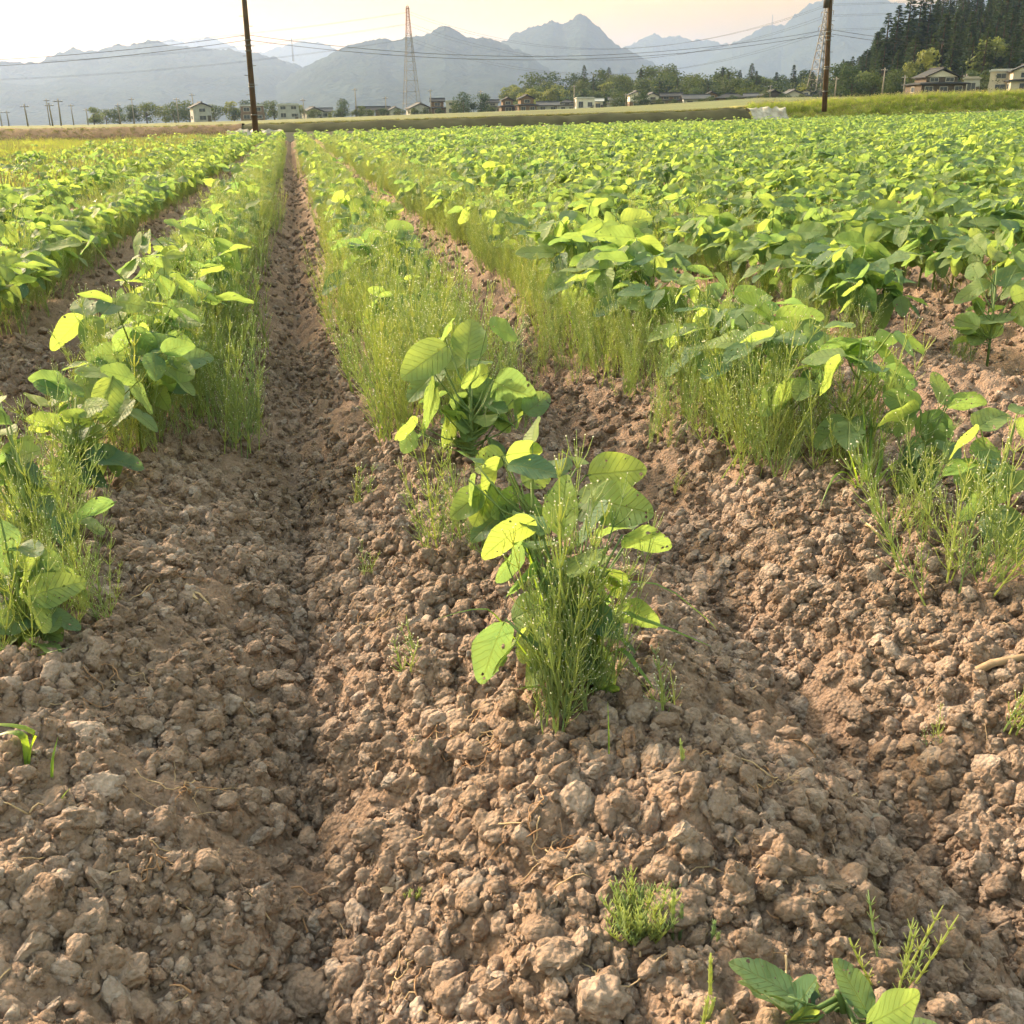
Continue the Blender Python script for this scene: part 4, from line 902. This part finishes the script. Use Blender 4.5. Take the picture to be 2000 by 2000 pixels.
hero('soybean plant with dark broad leaves low at the left edge', (55, 1285), [
 (ZA, 0, 1010, 60, 1350, 170), (ZA, 260, 1240, 170, 1485, 180), (ZA, 170, 1500, 497, 1400, 230), (ZA, -10, 1430, 150, 1530, 120), (ZA, -30, 1560, 140, 1725, 230), (ZA, 180, 1500, 315, 1705, 80), (ZA, 230, 1760, 372, 1862, 80), (ZA, 90, 1180, 260, 1230, 110), (ZA, -60, 1250, -200, 1450, 200), (ZA, -40, 1000, -190, 1120, 200)], .05, .08, seed=7, fill=1.5)
hero('soybean plant with rounded pale leaves standing right of horsetail clumps', (1790, 985), [
 (ZD, 1275, 325, 1040, 215, 190), (ZD, 1270, 320, 985, 405, 90), (ZD, 1445, 295, 1365, 80, 115), (ZD, 1450, 285, 1705, 260, 115), (ZD, 1335, 330, 1380, 560, 200), (ZD, 1335, 570, 1235, 600, 140), (ZD, 1300, 520, 1180, 640, 120), (ZD, 1420, 520, 1500, 620, 110)], .06, .08, seed=8, fill=1.5, dz0=-.04)
hero('soybean plant with a bright upright leaf near the right edge', (1935, 1075), [
 (ZD, 1625, 445, 1868, 285, 180), (ZD, 1650, 450, 1400, 605, 75), (ZD, 1755, 560, 1575, 600, 160), (ZD, 1650, 650, 1472, 692, 90), (ZD, 1835, 660, 1805, 905, 130), (ZD, 1690, 960, 1900, 1150, 260), (ZD, 1890, 350, 1985, 260, 150), (ZD, 1880, 430, 1995, 520, 110), (ZD, 1760, 820, 1950, 760, 150)], .06, .08, seed=9, fill=1.8, dz0=-.06)
hero('soybean plant with fresh yellow leaf tips behind the right soil patch', (1760, 620), [
 ((1300, 240, 700), 1270, 700, 1040, 800, 150), ((1300, 240, 700), 1320, 660, 1190, 600, 130), ((1300, 240, 700), 1330, 780, 1395, 670, 70), ((1300, 240, 700), 1240, 810, 1120, 900, 70), ((1300, 240, 700), 1230, 760, 1110, 740, 110), ((1300, 240, 700), 1290, 720, 1190, 790, 90), ((1300, 240, 700), 1250, 830, 1170, 950, 60), ((1300, 240, 700), 1300, 930, 1400, 950, 60), ((1300, 240, 700), 1180, 970, 1160, 1060, 90), ((1300, 240, 700), 1330, 640, 1420, 560, 110)], .08, .08, seed=10)
hero('soybean plant with wide holed leaves at the right edge of the second right row', (1930, 700), [
 ((1300, 240, 700), 1690, 840, 1640, 740, 120), ((1300, 240, 700), 1770, 860, 1932, 790, 110), ((1300, 240, 700), 1750, 850, 1570, 950, 90), ((1300, 240, 700), 1690, 1100, 1570, 1060, 130), ((1300, 240, 700), 1700, 1110, 1640, 1200, 110), ((1300, 240, 700), 1720, 1100, 1850, 1130, 110), ((1300, 240, 700), 1700, 1085, 1930, 990, 80), ((1300, 240, 700), 1900, 970, 1990, 1080, 150), ((1300, 240, 700), 1860, 940, 1980, 900, 120), ((1300, 240, 700), 1650, 620, 1710, 690, 110), ((1300, 240, 700), 1640, 620, 1720, 565, 90), ((1300, 240, 700), 1900, 770, 2000, 700, 130), ((1300, 240, 700), 1760, 740, 1830, 640, 120)], .09, .08, seed=11)

# ------------------------------------------------------------------ soybean plants by row, nearest 300 as things, the rest as one crop
ROWN = {-3: 'third row left of the central furrow', -2: 'second row left of the central furrow', -1: 'row just left of the central furrow', 0: 'central row', 1: 'first row right of centre', 2: 'second row right of centre',
        3: 'third row right of centre', 4: 'fourth row right of centre', 5: 'fifth row right of centre'}
START = {-7: 9, -6: 8, -5: 6.5, -4: 5, -3: 3.2, -2: 3.4, -1: 2.55, 0: 3.35, 1: 2.05, 2: 3.3}
cand = []; rg = np.random.default_rng(17); KMAX = 62
for k in range(-7, KMAX):
    y = START.get(k, max(1.2, 1.08 * (ROW0 + PITCHX * k) - .6)) + rg.uniform(0, .1); sp = .135 if k >= 2 else (.19 if k < 0 else .21)
    while y < FIELD_END - .3:
        x = float(row_x(k, y)) + rg.normal() * .035; keep = True
        if k == 0 and y < 22: keep = rg.random() < .52
        if k == 1: keep = True
        if k == -1 and y < 14: keep = rg.random() < .9
        if k < -3: keep = rg.random() < (.75, .55, .4, .3)[-4 - k]
        if keep: cand.append((math.hypot(x, y), k, x, y))
        y += sp * rg.uniform(.75, 1.3)
P = np.array([[c[2], c[3], .15 + float(terrain(c[2], c[3]))] for c in cand]); ok = in_view(P, 1.22)
cand = sorted([c for c, o_ in zip(cand, ok) if o_]); near, far = cand[:285], cand[285:]
print('soy', len(near), len(far), near[-1][0])
cnt = {}
for (d_, k, x, y) in near:
    cnt[k] = cnt.get(k, 0) + 1; n = cnt[k]; rn = ROWN.get(k, 'dense rows at far right')
    if k in (-2, -1, 0, 1, 2, 3) and n <= 8: lab = f'leafy soybean plant, {ORD[n - 1]} ordinary one along the {rn}'; gr = 'soybean plants'
    else: lab = f'leafy green soybean plant farther back in the {rn}' if k in ROWN else f'leafy green soybean plant in the {rn}'; gr = 'soybean plants of the ' + rn
    soy(x, y, lab, gr, s=random.uniform(1.0, 1.25) if k > 1 else random.uniform(1.15, 1.42) if k == 1 else random.uniform(1.0, 1.3))
n = len(far); x = np.array([c[2] for c in far]); y = np.array([c[3] for c in far]); s = rg.uniform(.9, 1.3, n)
scatter('soybean_crop', np.stack([x, y, hmacro(x, y) + .01], 1), np.stack([rg.normal(0, .08, n), rg.normal(0, .08, n), rg.uniform(0, 6.28, n)], 1), np.stack([s, s, s], 1), rg.integers(0, 14, n), proto_collection('soy_bushes', SOYM))
tag(bpy.data.objects['soybean_crop'], 'dense green soybean crop covering the field into the distance', 'crop', kind='stuff')

# ------------------------------------------------------------------ horsetail
def shoot_geo(seed, H, whorls, nb, bl, dew, spread=.55):
    """one horsetail shoot: jointed stem, whorls of rising branches, dew beads"""
    rg_ = np.random.default_rng(seed); b_ = MB(); bend = rg_.normal(0, .06, 2) * H
    def sp(t): return np.array([bend[0] * t * t, bend[1] * t * t, H * t])
    b_.tube([sp(t) for t in (-.08, .3, .65, 1)], [.0016, .0014, .0010, .0005], 4, 0)
    def bead(p, r):
        V = np.array([(1, 0, 0), (-1, 0, 0), (0, 1, 0), (0, -1, 0), (0, 0, 1), (0, 0, -1)]) * r + p
        b_.add(V, [(0, 2, 4), (2, 1, 4), (1, 3, 4), (3, 0, 4), (2, 0, 5), (1, 2, 5), (3, 1, 5), (0, 3, 5)], 1)
    for w in range(whorls):
        t = .12 + .80 * w / max(1, whorls - 1); q = sp(t); a0_ = rg_.random() * 6.28
        for j in range(nb):
            a = a0_ + 6.283 * j / nb + rg_.normal() * .2; l = bl * (1.05 - .6 * t) * rg_.uniform(.55, 1.2); up = rg_.uniform(.8, 1.5)
            d1 = np.array([math.cos(a) * spread, math.sin(a) * spread, up * .55]); d1 /= np.linalg.norm(d1); d2 = d1 * .7 + np.array([0, 0, .5]); d2 /= np.linalg.norm(d2)
            m1 = q + d1 * l * .5; e = m1 + d2 * l * .5
            b_.tube([q, m1, e], [.0008, .0007, .0004], 3, 0, False)
            if rg_.random() < dew: bead(e, rg_.uniform(.0007, .0016))
            if rg_.random() < dew * .6: bead(m1, rg_.uniform(.0006, .0013))
    return b_
SHB = [shoot_geo(800 + i, random.uniform(.20, .34), random.choice((6, 7, 8)), random.choice((3, 4, 5)), random.uniform(.045, .085), .62, random.uniform(.22, .5)) for i in range(10)]
SH = [b_.mesh('shoot', [HORSE, DEW]) for b_ in SHB]; SHD = [b_.mesh('shoot', [HORSE_DRY, DEW]) for b_ in SHB]
SHS = [shoot_geo(850 + i, random.uniform(.06, .10), 4, 4, .03, .8, .5).mesh('shoot', [HORSE if i % 2 else HORSE_DRY, DEW]) for i in range(4)]
def tuft_layout(seed, n, rad, lean=.35):
    rg_ = np.random.default_rng(seed); out = []
    for i in range(n):
        a = rg_.random() * 6.28; r_ = rad * math.sqrt(rg_.random()); s = rg_.uniform(.65, 1.15)
        out.append((int(rg_.integers(10)), Matrix.Translation((r_ * math.cos(a), r_ * math.sin(a), 0)) @ Euler((-lean * r_ / rad * math.sin(a) + rg_.normal() * .10, lean * r_ / rad * math.cos(a) + rg_.normal() * .10, rg_.random() * 6.28)).to_matrix().to_4x4() @ Matrix.Diagonal((s, s, s, 1))))
    return out
TUFTS = [tuft_layout(900 + i, (9, 11, 13)[i % 3], (.055, .07, .085)[i % 3]) for i in range(8)]
def tuft(x, y, label, group=None, s=1.0, lay=None, dry=False, small=False):
    o = thing('horsetail', (x, y, float(hmacro(x, y)) + .004), label, 'horsetail', group or 'horsetail weeds', random.random() * 6.28); o.scale = (s, s, s)
    for (k, M) in (lay or random.choice(TUFTS)): mobj('shoot', (SHS[k % 4] if small else (SHD if dry else SH)[k]), o, M)
    return o
def merged_tuft(lay, mats):
    b_ = MB()
    for (k, M) in lay:
        M_ = np.array(M); S_ = SHB[k]; V = np.concatenate(S_.V) @ M_[:3, :3].T + M_[:3, 3]; b_.V.append(V); b_.F.extend([tuple(i + b_.n for i in f) for f in S_.F]); b_.M.extend(S_.M); b_.UV.append(np.zeros((len(V), 2))); b_.n += len(V)
    return b_.mesh('tuft', mats)
# tufts read off the photograph: (u, v of the foot, size, label)
HT = [(1090, 1455, 1.0, 'dewy horsetail tuft at the foot of the front soybean plant'), (1060, 1440, 1.05, 'tall horsetail tuft through the front soybean plant'), (1130, 1410, 1.1, 'horsetail tuft behind the front soybean plant, leaning right'), (1150, 1390, .9, 'horsetail tuft on the right side of the front soybean plant'),
      (870, 1090, .95, 'pale upright horsetail tuft left of the second soybean plant'), (950, 1110, .6, 'short horsetail tuft between the first two central soybean plants'), (900, 880, 1.0, 'horsetail tuft under the third central soybean plant'), (985, 830, 1.0, 'horsetail tuft right of the third central soybean plant'), (810, 800, 1.0, 'dewy horsetail tuft left of the third central soybean plant'),
      (1490, 925, 1.15, 'broad horsetail clump on the first right row, nearest its gap'), (1550, 930, 1.15, 'broad horsetail clump next to the grass tuft on the right row'), (1440, 880, 1.1, 'bushy horsetail clump behind the broad one on the right row'), (1690, 960, 1.15, 'tall horsetail clump just left of the pale-leaved soybean plant'), (1640, 900, 1.1, 'tall horsetail clump behind the grass tuft on the right row'),
      (1840, 1150, 1.1, 'spreading horsetail clump before the bright-leaved soybean at right'), (1920, 1160, 1.1, 'spreading horsetail clump touching the right edge'), (1790, 1070, .9, 'leaning horsetail sprig at the left of the right-hand clump'), (1380, 800, 1.05, 'horsetail clump along the first right row below soybean leaves'), (1330, 740, 1.0, 'horsetail clump farther along the first right row'),
      (250, 840, 1.05, 'horsetail clump right of the broad-leaved soybean on the left row'), (300, 790, 1.05, 'horsetail clump on the furrow side of the left row'), (120, 1060, .9, 'horsetail clump among the leaves at the left edge'), (60, 1160, .9, 'horsetail clump below the large veined leaf at left'), (190, 1240, .7, 'thin horsetail clump below the dark leaves at left'), (20, 1320, .7, 'small horsetail clump at the left edge'), (350, 700, 1.05, 'horsetail clump farther up the left row, furrow side'), (15, 1075, .9, 'horsetail clump half outside the left edge below yellow leaves'), (125, 1170, .8, 'horsetail clump between the two left-edge soybean plants'), (215, 930, .95, 'horsetail clump just before the broad-leaved left soybean'), (75, 1010, .95, 'horsetail clump behind the large veined leaf at left')]
for (u, v, s, lab) in HT:
    p = at_z(u, v, -.02); tuft(p.x, p.y, lab, s=s, lay=tuft_layout(int(u + v), 12, .075, .5) if u > 1780 else tuft_layout(int(u + v), 20, .085, .45) if u > 1340 or u < 400 else tuft_layout(int(u + v), 11, .045, .3))
for (u, v, s, lab) in ((700, 960, 1.15, 'small pale horsetail sprig on bare soil left of the central row'), (815, 1305, 1.0, 'small horsetail sprig on the slope left of the front plant'), (1305, 1470, 1.1, 'single small horsetail on the slope right of the front plant'), (1320, 920, .6, 'tiny horsetail sprout in the furrow right of the central row'), (830, 1470, .6, 'tiny paired horsetail sprouts left of the front tuft'), (715, 1090, .8, 'sparse horsetail sprig below the pale one on the left slope'),
                       (720, 770, .8, 'low horsetail sprig on the slope beside the furrow'), (515, 735, .6, 'lone horsetail sprig in the central furrow'), (1970, 1390, 1.0, 'small horsetail sprig beside the stick at the right edge'), (1840, 1385, .7, 'thin horsetail sprout left of the stick at right'), (1120, 730, .7, 'small horsetail sprig in the furrow right of the bright leaves')):
    p = at_z(u, v, -.04); tuft(p.x, p.y, lab, 'small horsetail sprigs', s, tuft_layout(int(u), 4, .022, .4), small=True)
# tuft of stubby green shoots in the foreground and lone spikes
def spikes(name, u, v, n, L, label, rad=.02, lean=.6, m=None, th=1.0):
    p = at_z(u, v, 0.0)
    for _ in range(3): p = at_z(u, v, float(hfine(p.x, p.y)))
    o = thing(name, p, label, 'horsetail', 'small horsetail sprigs'); rg_ = np.random.default_rng(int(u))
    for i in range(n):
        a = rg_.random() * 6.28; r_ = rad * rg_.random(); l = L * rg_.uniform(.55, 1.1); d1 = np.array([math.cos(a) * lean * rg_.random(), math.sin(a) * lean * rg_.random(), 1]); q = np.array([r_ * math.cos(a), r_ * math.sin(a), -.01])
        b_ = MB(); k = 6; Pn = [q + d1 * l * j / k + np.array([0, 0, .06 * l * (j / k) ** 2]) for j in range(k + 1)]
        b_.tube(Pn, [(.0016 if j % 2 else .0020) * th for j in range(k)] + [.0007 * th], 6)
        for j in range(1, k):
            for q2 in range(4):
                aa_ = q2 * 1.57 + j; b_.tube([Pn[j], Pn[j] + np.array([math.cos(aa_) * (.003 if th == 1 else .006), math.sin(aa_) * (.003 if th == 1 else .006), .006 if th == 1 else .009])], [.0007, .0003], 3)
        mobj('shoot', b_.mesh('shoot', m or HORSE, True), o)
    return o
spikes('horsetail', 1250, 1815, 70, .055, 'stubby bright green horsetail tuft on the soil in the foreground', .020, .95, None, .6)
spikes('horsetail', 1745, 1920, 7, .13, 'thin bare horsetail stalks behind the bottom right seedling', .018, .55, None, .62)
spikes('horsetail', 1380, 1840, 2, .05, 'pair of single upright shoots near the big foreground clod', .02, .1)
spikes('horsetail', 1320, 1830, 2, .06, 'short shoots beside the stubby foreground tuft', .01, .2)
spikes('horsetail', 1375, 1995, 3, .06, 'short shoots at the bottom edge left of the seedling', .03, .3)
spikes('horsetail', 800, 1770, 5, .035, 'yellowish withered sprout on the soil in the lower middle', .006, .5, HORSE_DRY)
spikes('horsetail', 1340, 1510, 2, .06, 'lone brownish shoot right of the front horsetail tuft', .004, .3)
# tufts along the rows
cand = []; rg = np.random.default_rng(27)
for k in range(-3, 9):
    y = {-3: 3.2, -2: 3.3, -1: 2.6, 0: 2.6, 1: 2.2, 2: 3.2}.get(k, max(1.5, 1.3 * k))
    while y < 34:
        heavy = {-1: 3.4, 0: 3.6, 1: 3.2, -2: 2.2, 2: 1.2, 3: .6}.get(k, .22 if k > 3 else .35)
        if k == 0 and 4 < y < 20: heavy = 4.4
        if k == 1 and 3.5 < y < 14: heavy = 4.4
        cand.append((math.hypot(1, y), k, float(row_x(k, y)) + rg.normal() * (.10 if y < 4 else .075) + ((-.09 if y < 4 else -.03) if k == 1 else .045 if k == -1 else -.06 if k == -2 else 0), y))
        y += .105 / heavy * rg.uniform(.6, 1.4) * (1 + y / 30)
P = np.array([[c[2], c[3], .1 + float(terrain(c[2], c[3]))] for c in cand]); ok = in_view(P, 1.1)
cand = sorted([c for c, o_ in zip(cand, ok) if o_]); near, far = cand[:225], cand[225:]; print('tufts', len(near), len(far), near[-1][0])
cnt = {}
for (d_, k, x, y) in near:
    cnt[k] = cnt.get(k, 0) + 1; rn = ROWN.get(k, 'dense rows at far right'); dry = (k in (0, 1) and y > 3.6 and rg.random() < .55) or rg.random() < .12
    lab = f'pale dry-looking horsetail tuft crowding the {rn}' if dry else f'dewy green horsetail tuft crowding the {rn}'
    tuft(x, y, lab, ('pale' if dry else 'green') + ' horsetail of the ' + rn, rg.uniform(.9, 1.35) * (.8 if k > 1 else .88 if k == 1 else 1), dry=dry)
n = len(far); x = np.array([c[2] for c in far]); y = np.array([c[3] for c in far]); s = rg.uniform(.95, 1.4, n)
TM = [merged_tuft(TUFTS[i], [HORSE, DEW]) for i in range(4)] + [merged_tuft(TUFTS[i], [HORSE_DRY, DEW]) for i in range(4, 8)]
scatter('horsetail_weeds', np.stack([x, y, hmacro(x, y)], 1), np.stack([x * 0, x * 0, rg.uniform(0, 6.28, n)], 1), np.stack([s, s, s], 1), rg.integers(0, 8, n), proto_collection('tuft_shapes', TM))
tag(bpy.data.objects['horsetail_weeds'], 'fine horsetail weeds among the far crop rows', 'weeds', kind='stuff')

# ------------------------------------------------------------------ grass tufts and blades
def blade_geo(P, w, n=10):
    """strip along a curve of points, tapering to the tip, with a shallow keel"""
    P = [Vector(p) for p in P]; C = []
    for i in range(n + 1):
        t = i / n * (len(P) - 1); k = min(int(t), len(P) - 2); f = t - k
        p0, p1, p2, p3 = P[max(k - 1, 0)], P[k], P[k + 1], P[min(k + 2, len(P) - 1)]
        C.append(.5 * ((2 * p1) + (p2 - p0) * f + (2 * p0 - 5 * p1 + 4 * p2 - p3) * f * f + (3 * p1 - p0 - 3 * p2 + p3) * f ** 3))
    V = []; F_ = []
    for i, c in enumerate(C):
        t = (C[min(i + 1, n)] - C[max(i - 1, 0)]).normalized(); s = t.cross(Vector((0, 0, 1)))
        s = s.normalized() if s.length > .05 else Vector((1, 0, 0)); u_ = i / n; ww = w * (.55 + .9 * u_ - .2 * u_) if u_ < .45 else w * max(.04, (1 - u_) / .55) ** .8
        dn = s.cross(t) * ww * .25
        V += [c - s * ww / 2, c + dn, c + s * ww / 2]
    for i in range(n):
        for j in (0, 1): F_.append((i * 3 + j, i * 3 + j + 1, i * 3 + j + 4, i * 3 + j + 3))
    return V, F_
def grass_tuft(label, foot, blades, cat='grass tuft', zoff=0.0):
    """blades: list of (width m, [(u, v, depth offset m), ...]) from the foot up to the tip"""
    p = at_z(*foot, 0.0)
    for _ in range(3): p = at_z(*foot, float(hmacro(p.x, p.y)))
    o = thing('grass_tuft', p, label, cat, 'grass tufts'); Zp = depth_of(p)
    for (w, pts) in blades:
        Q = [Vector((0, 0, -.02))] + [at_depth(u, v, Zp + dz) - p for (u, v, dz) in pts]; b_ = MB(); b_.add(*blade_geo(Q, w)); mobj('blade', b_.mesh('blade', GRASS, True), o)
    return o
grass_tuft('broad-bladed grass growing through the front soybean plant', (1110, 1370), [
 (.009, [(1060, 1180, 0), (1020, 1040, .01)]), (.014, [(1190, 1210, -.02), (1270, 1215, -.04), (1390, 1263, -.06)]), (.006, [(1180, 1170, 0), (1280, 1140, .02), (1370, 1200, .03), (1400, 1230, .03)]), (.006, [(980, 1215, -.02), (930, 1190, -.03), (850, 1210, -.05)]), (.010, [(1200, 1270, -.03), (1250, 1310, -.05), (1280, 1350, -.06)]), (.008, [(1060, 1345, -.03), (1010, 1345, -.05)]), (.007, [(1150, 1200, .02), (1160, 1100, .03)]), (.009, [(1130, 1230, .0), (1180, 1135, 0), (1250, 1140, 0)])])
grass_tuft('dark arching grass tuft below the tall horsetail on the right row', (1690, 985), [
 (.009, [(1660, 930, 0), (1630, 930, -.02), (1600, 995, -.04)]), (.008, [(1670, 950, 0), (1650, 935, -.02), (1625, 945, -.03)]), (.010, [(1720, 930, 0), (1780, 880, 0)]), (.009, [(1690, 900, 0), (1685, 780, .02)]), (.009, [(1720, 900, 0), (1720, 830, 0)]), (.008, [(1670, 920, 0), (1650, 860, 0)]), (.007, [(1740, 930, -.01), (1770, 950, -.02), (1770, 980, -.03)]), (.008, [(1700, 880, .02), (1705, 700, .04)])])
grass_tuft('arching green grass blades on the soil at the left edge', (40, 1520), [
 (.012, [(50, 1450, 0), (20, 1430, 0), (-40, 1450, 0)]), (.013, [(60, 1470, 0), (65, 1430, -.01), (10, 1415, -.02), (-50, 1420, -.02)]), (.008, [(20, 1470, 0), (-40, 1485, 0)])])
grass_tuft('single upright grass blade on the soil near the left edge', (97, 1540), [(.006, [(102, 1490, 0), (113, 1440, 0)])], 'grass blade')
grass_tuft('short slanting grass blade on a clod near the left edge', (100, 1590), [(.006, [(118, 1565, 0), (138, 1538, -.01)])], 'grass blade')
grass_tuft('thin grass blade standing before the front horsetail tuft', (1190, 1500), [(.0025, [(1189, 1440, 0), (1187, 1370, 0)])], 'grass blade')
grass_tuft('long thin grass leaf arching over soil at the left edge', (-30, 1330), [(.006, [(0, 1320, 0), (60, 1285, 0), (140, 1263, -.02)])], 'grass blade')
grass_tuft('slender arching grass between the central and right rows', (1130, 690), [(.006, [(1120, 640, 0), (1100, 600, 0), (1060, 595, -.02)]), (.005, [(1140, 640, 0), (1180, 615, 0), (1200, 650, -.02)]), (.005, [(1150, 560, 0), (1160, 480, 0)])])
grass_tuft('bright upright grass blade in the central row horsetail', (790, 690), [(.008, [(782, 600, 0), (775, 515, 0)])], 'grass blade')
# meadow on the left: nobody could count it
def clump_geo(seed, n, H, seeds, gm=None):
    rg_ = np.random.default_rng(seed); b_ = MB()
    for i in range(n):
        a = rg_.random() * 6.28; r_ = .10 * math.sqrt(rg_.random()); h = H * rg_.uniform(.5, 1.1); q = Vector((r_ * math.cos(a), r_ * math.sin(a), 0)); a2 = rg_.random() * 6.28; o_ = Vector((math.cos(a2), math.sin(a2), 0)) * h * rg_.uniform(.1, .5)
        top = q + o_ + Vector((0, 0, h)); b_.add(*blade_geo([q, q + o_ * .3 + Vector((0, 0, h * .6)), top], .006, 4), 0)
        if rg_.random() < seeds: b_.tube([top - Vector((0, 0, .03)), top + o_ * .08, top + Vector((0, 0, .025))], [.002, .006, .001], 4, 1)
    return b_.mesh('clump', [gm or MEADOW, SEED], True)
MC = [clump_geo(70 + i, 34, (.22, .30, .36, .26)[i % 4], (.0, .35, .5, .1)[i % 4]) for i in range(8)]
n = 15000; y = 2.5 + 52 * rg.random(n) ** 1.25; x = MEADOW_X + .15 - rg.random(n) ** 1.1 * (3 + y * .62); P = np.stack([x, y, x * 0 - .06], 1); P = P[in_view(P + np.array([0, 0, .1]), 1.15)]; n = len(P)
s = rg.uniform(.7, 1.15, n) * (.55 + .75 * vnoise(P[:, 0] * .5, P[:, 1] * .3, 3)); print('meadow', n)
scatter('meadow_grass', P, np.stack([np.zeros(n), np.zeros(n), rg.uniform(0, 6.28, n)], 1), np.stack([s, s, s], 1), rg.integers(0, 8, n), proto_collection('meadow_clumps', MC))
tag(bpy.data.objects['meadow_grass'], 'seeding yellow-green grass left of the crop rows', 'grass', kind='stuff')
# turf on the banks
n = 9000; x = np.concatenate([rg.uniform(xb2 - 1.2, 66, 5200), rg.uniform(-34, xb1 - .8, 2200), rg.uniform(xb1, xb2, 1600)]); t = rg.random(len(x)); t[7400:] = .85 + .15 * t[7400:]
yb = 52 + 1.6 * (.05 + 1.5 * t) + np.clip(-x - 6, 0, 30) * .18; t0 = terrain(x, 0) * .85; zb = t0 + (bank_top(x) - t0) * np.clip(np.interp(.05 + 1.5 * t, [0, .35, .7, 1, 1.25, 3], [0, .3, .62, .9, 1, 1]), 0, 1) - .04
s = rg.uniform(.5, 1.2, len(x)); ix = rg.integers(0, 8, len(x)); s[5200:7400] *= .4; s[7400:] *= .45; ix[5200:] += 8
scatter('bank_grass', np.stack([x, yb, zb], 1), np.stack([x * 0, x * 0, rg.uniform(0, 6.28, len(x))], 1), np.stack([s * 1.6, s * 1.6, s * .9], 1), ix, proto_collection('bank_clumps', MC + [clump_geo(170 + i, 34, .26, .15, BANKG) for i in range(8)]))
tag(bpy.data.objects['bank_grass'], 'rough grass along the banks behind the crop', 'grass', kind='stuff')

# ------------------------------------------------------------------ straw, roots, the stick
def litter(name, u, v, L, r, ang, mt, wig=.25, n=7, parent=None, lift=.004):
    p = at_z(u, v, 0.0)
    for _ in range(3): p = at_z(u, v, float(hfine(p.x, p.y)))
    rg_ = random.Random(int(u * 7 + v)); pts = []; a = ang; q = Vector((p.x, p.y, 0)); 
    for i in range(n + 1):
        z = float(hfine(q.x, q.y)) + lift + r + abs(rg_.gauss(0, .003)); pts.append(Vector((q.x, q.y, z))); a += rg_.gauss(0, wig); q = q + Vector((math.cos(a), math.sin(a), 0)) * L / n
    zz = [p_.z for p_ in pts]
    for i in range(1, n): pts[i].z = max(pts[i].z, .5 * (zz[i - 1] + zz[i + 1]))
    b_ = MB(); b_.tube(pts, [r * (1 - .5 * i / n) for i in range(n + 1)], 5); return mobj(name, b_.mesh(name, mt, True), parent)
rg = np.random.default_rng(33)
for (u, v, L, r, a) in ((1690, 1030, .075, .0032, -1.2), (1720, 1080, .05, .003, -1.3), (365, 1150, .06, .0035, -1.0), (380, 1190, .03, .0038, -1.2), (950, 1620, .07, .0013, -.6), (1250, 1890, .03, .0013, 1.4), (60, 1600, .04, .0016, 1.2), (1460, 1090, .04, .0013, .6), (470, 1370, .03, .001, -.8)):
    litter('straw_stalk', u, v, L, r, a, STRAW, .08, 5, soil)
for i in range(170):
    u, v = rg.uniform(20, 1980), 900 + 1080 * rg.random() ** .8
    litter('straw_stalk', u, v, rg.uniform(.02, .06), rg.uniform(.0006, .0015), rg.uniform(0, 6.28), STRAW if i % 3 else ROOT, .15, 5, soil, .002)
for (u, v, k) in ((900, 1450, 16), (930, 1480, 10), (1060, 1660, 12), (830, 1920, 9), (250, 1350, 14), (330, 1700, 10), (1040, 960, 0), (260, 940, 12), (300, 1010, 12), (1530, 1060, 8), (860, 1090, 10), (640, 1210, 8), (1350, 1500, 6), (380, 1570, 10), (700, 1240, 8), (1180, 1930, 9), (620, 1000, 8), (1500, 1560, 8), (300, 1160, 9)):
    for j in range(k): litter('root', u + rg.normal() * 22, v + rg.normal() * 16, rg.uniform(.03, .08), rg.uniform(.0006, .0013), rg.uniform(0, 6.28), ROOT if rg.random() < .6 else STRAW, .55, 9, soil, .006)
p = at_z(1905, 1395, -.03); st_ = litter('stick', 1895, 1392, .13, .0075, -.25, plain('weathered_stick', (.26, .19, .13), .85, .3, 50), .06, 6)
tag(st_, 'weathered brown stick lying on the soil at the right edge', 'stick')
for (u, v, s, lab) in ((1700, 1610, .022, 'flat grey stone wedged beside the big clod in the right furrow'), (760, 1735, .011, 'small cream pebble on the soil in the lower middle'), (505, 1420, .012, 'small pale grey stone on the left slope')):
    p = at_z(u, v, -.05)
    for _ in range(3): p = at_z(u, v, float(hfine(p.x, p.y)) + s * .4)
    o = mobj('stone', CL3[3].copy()); o.data.materials.clear(); o.data.materials.append(plain('stone', (.26, .225, .19) if 'cream' not in lab else (.40, .30, .22), .7, .12, 60)); o.location = p; o.scale = (s * 1.2, s * .8, s * .7); tag(o, lab, 'stone')
print('objects', len(bpy.data.objects), 'size ok')
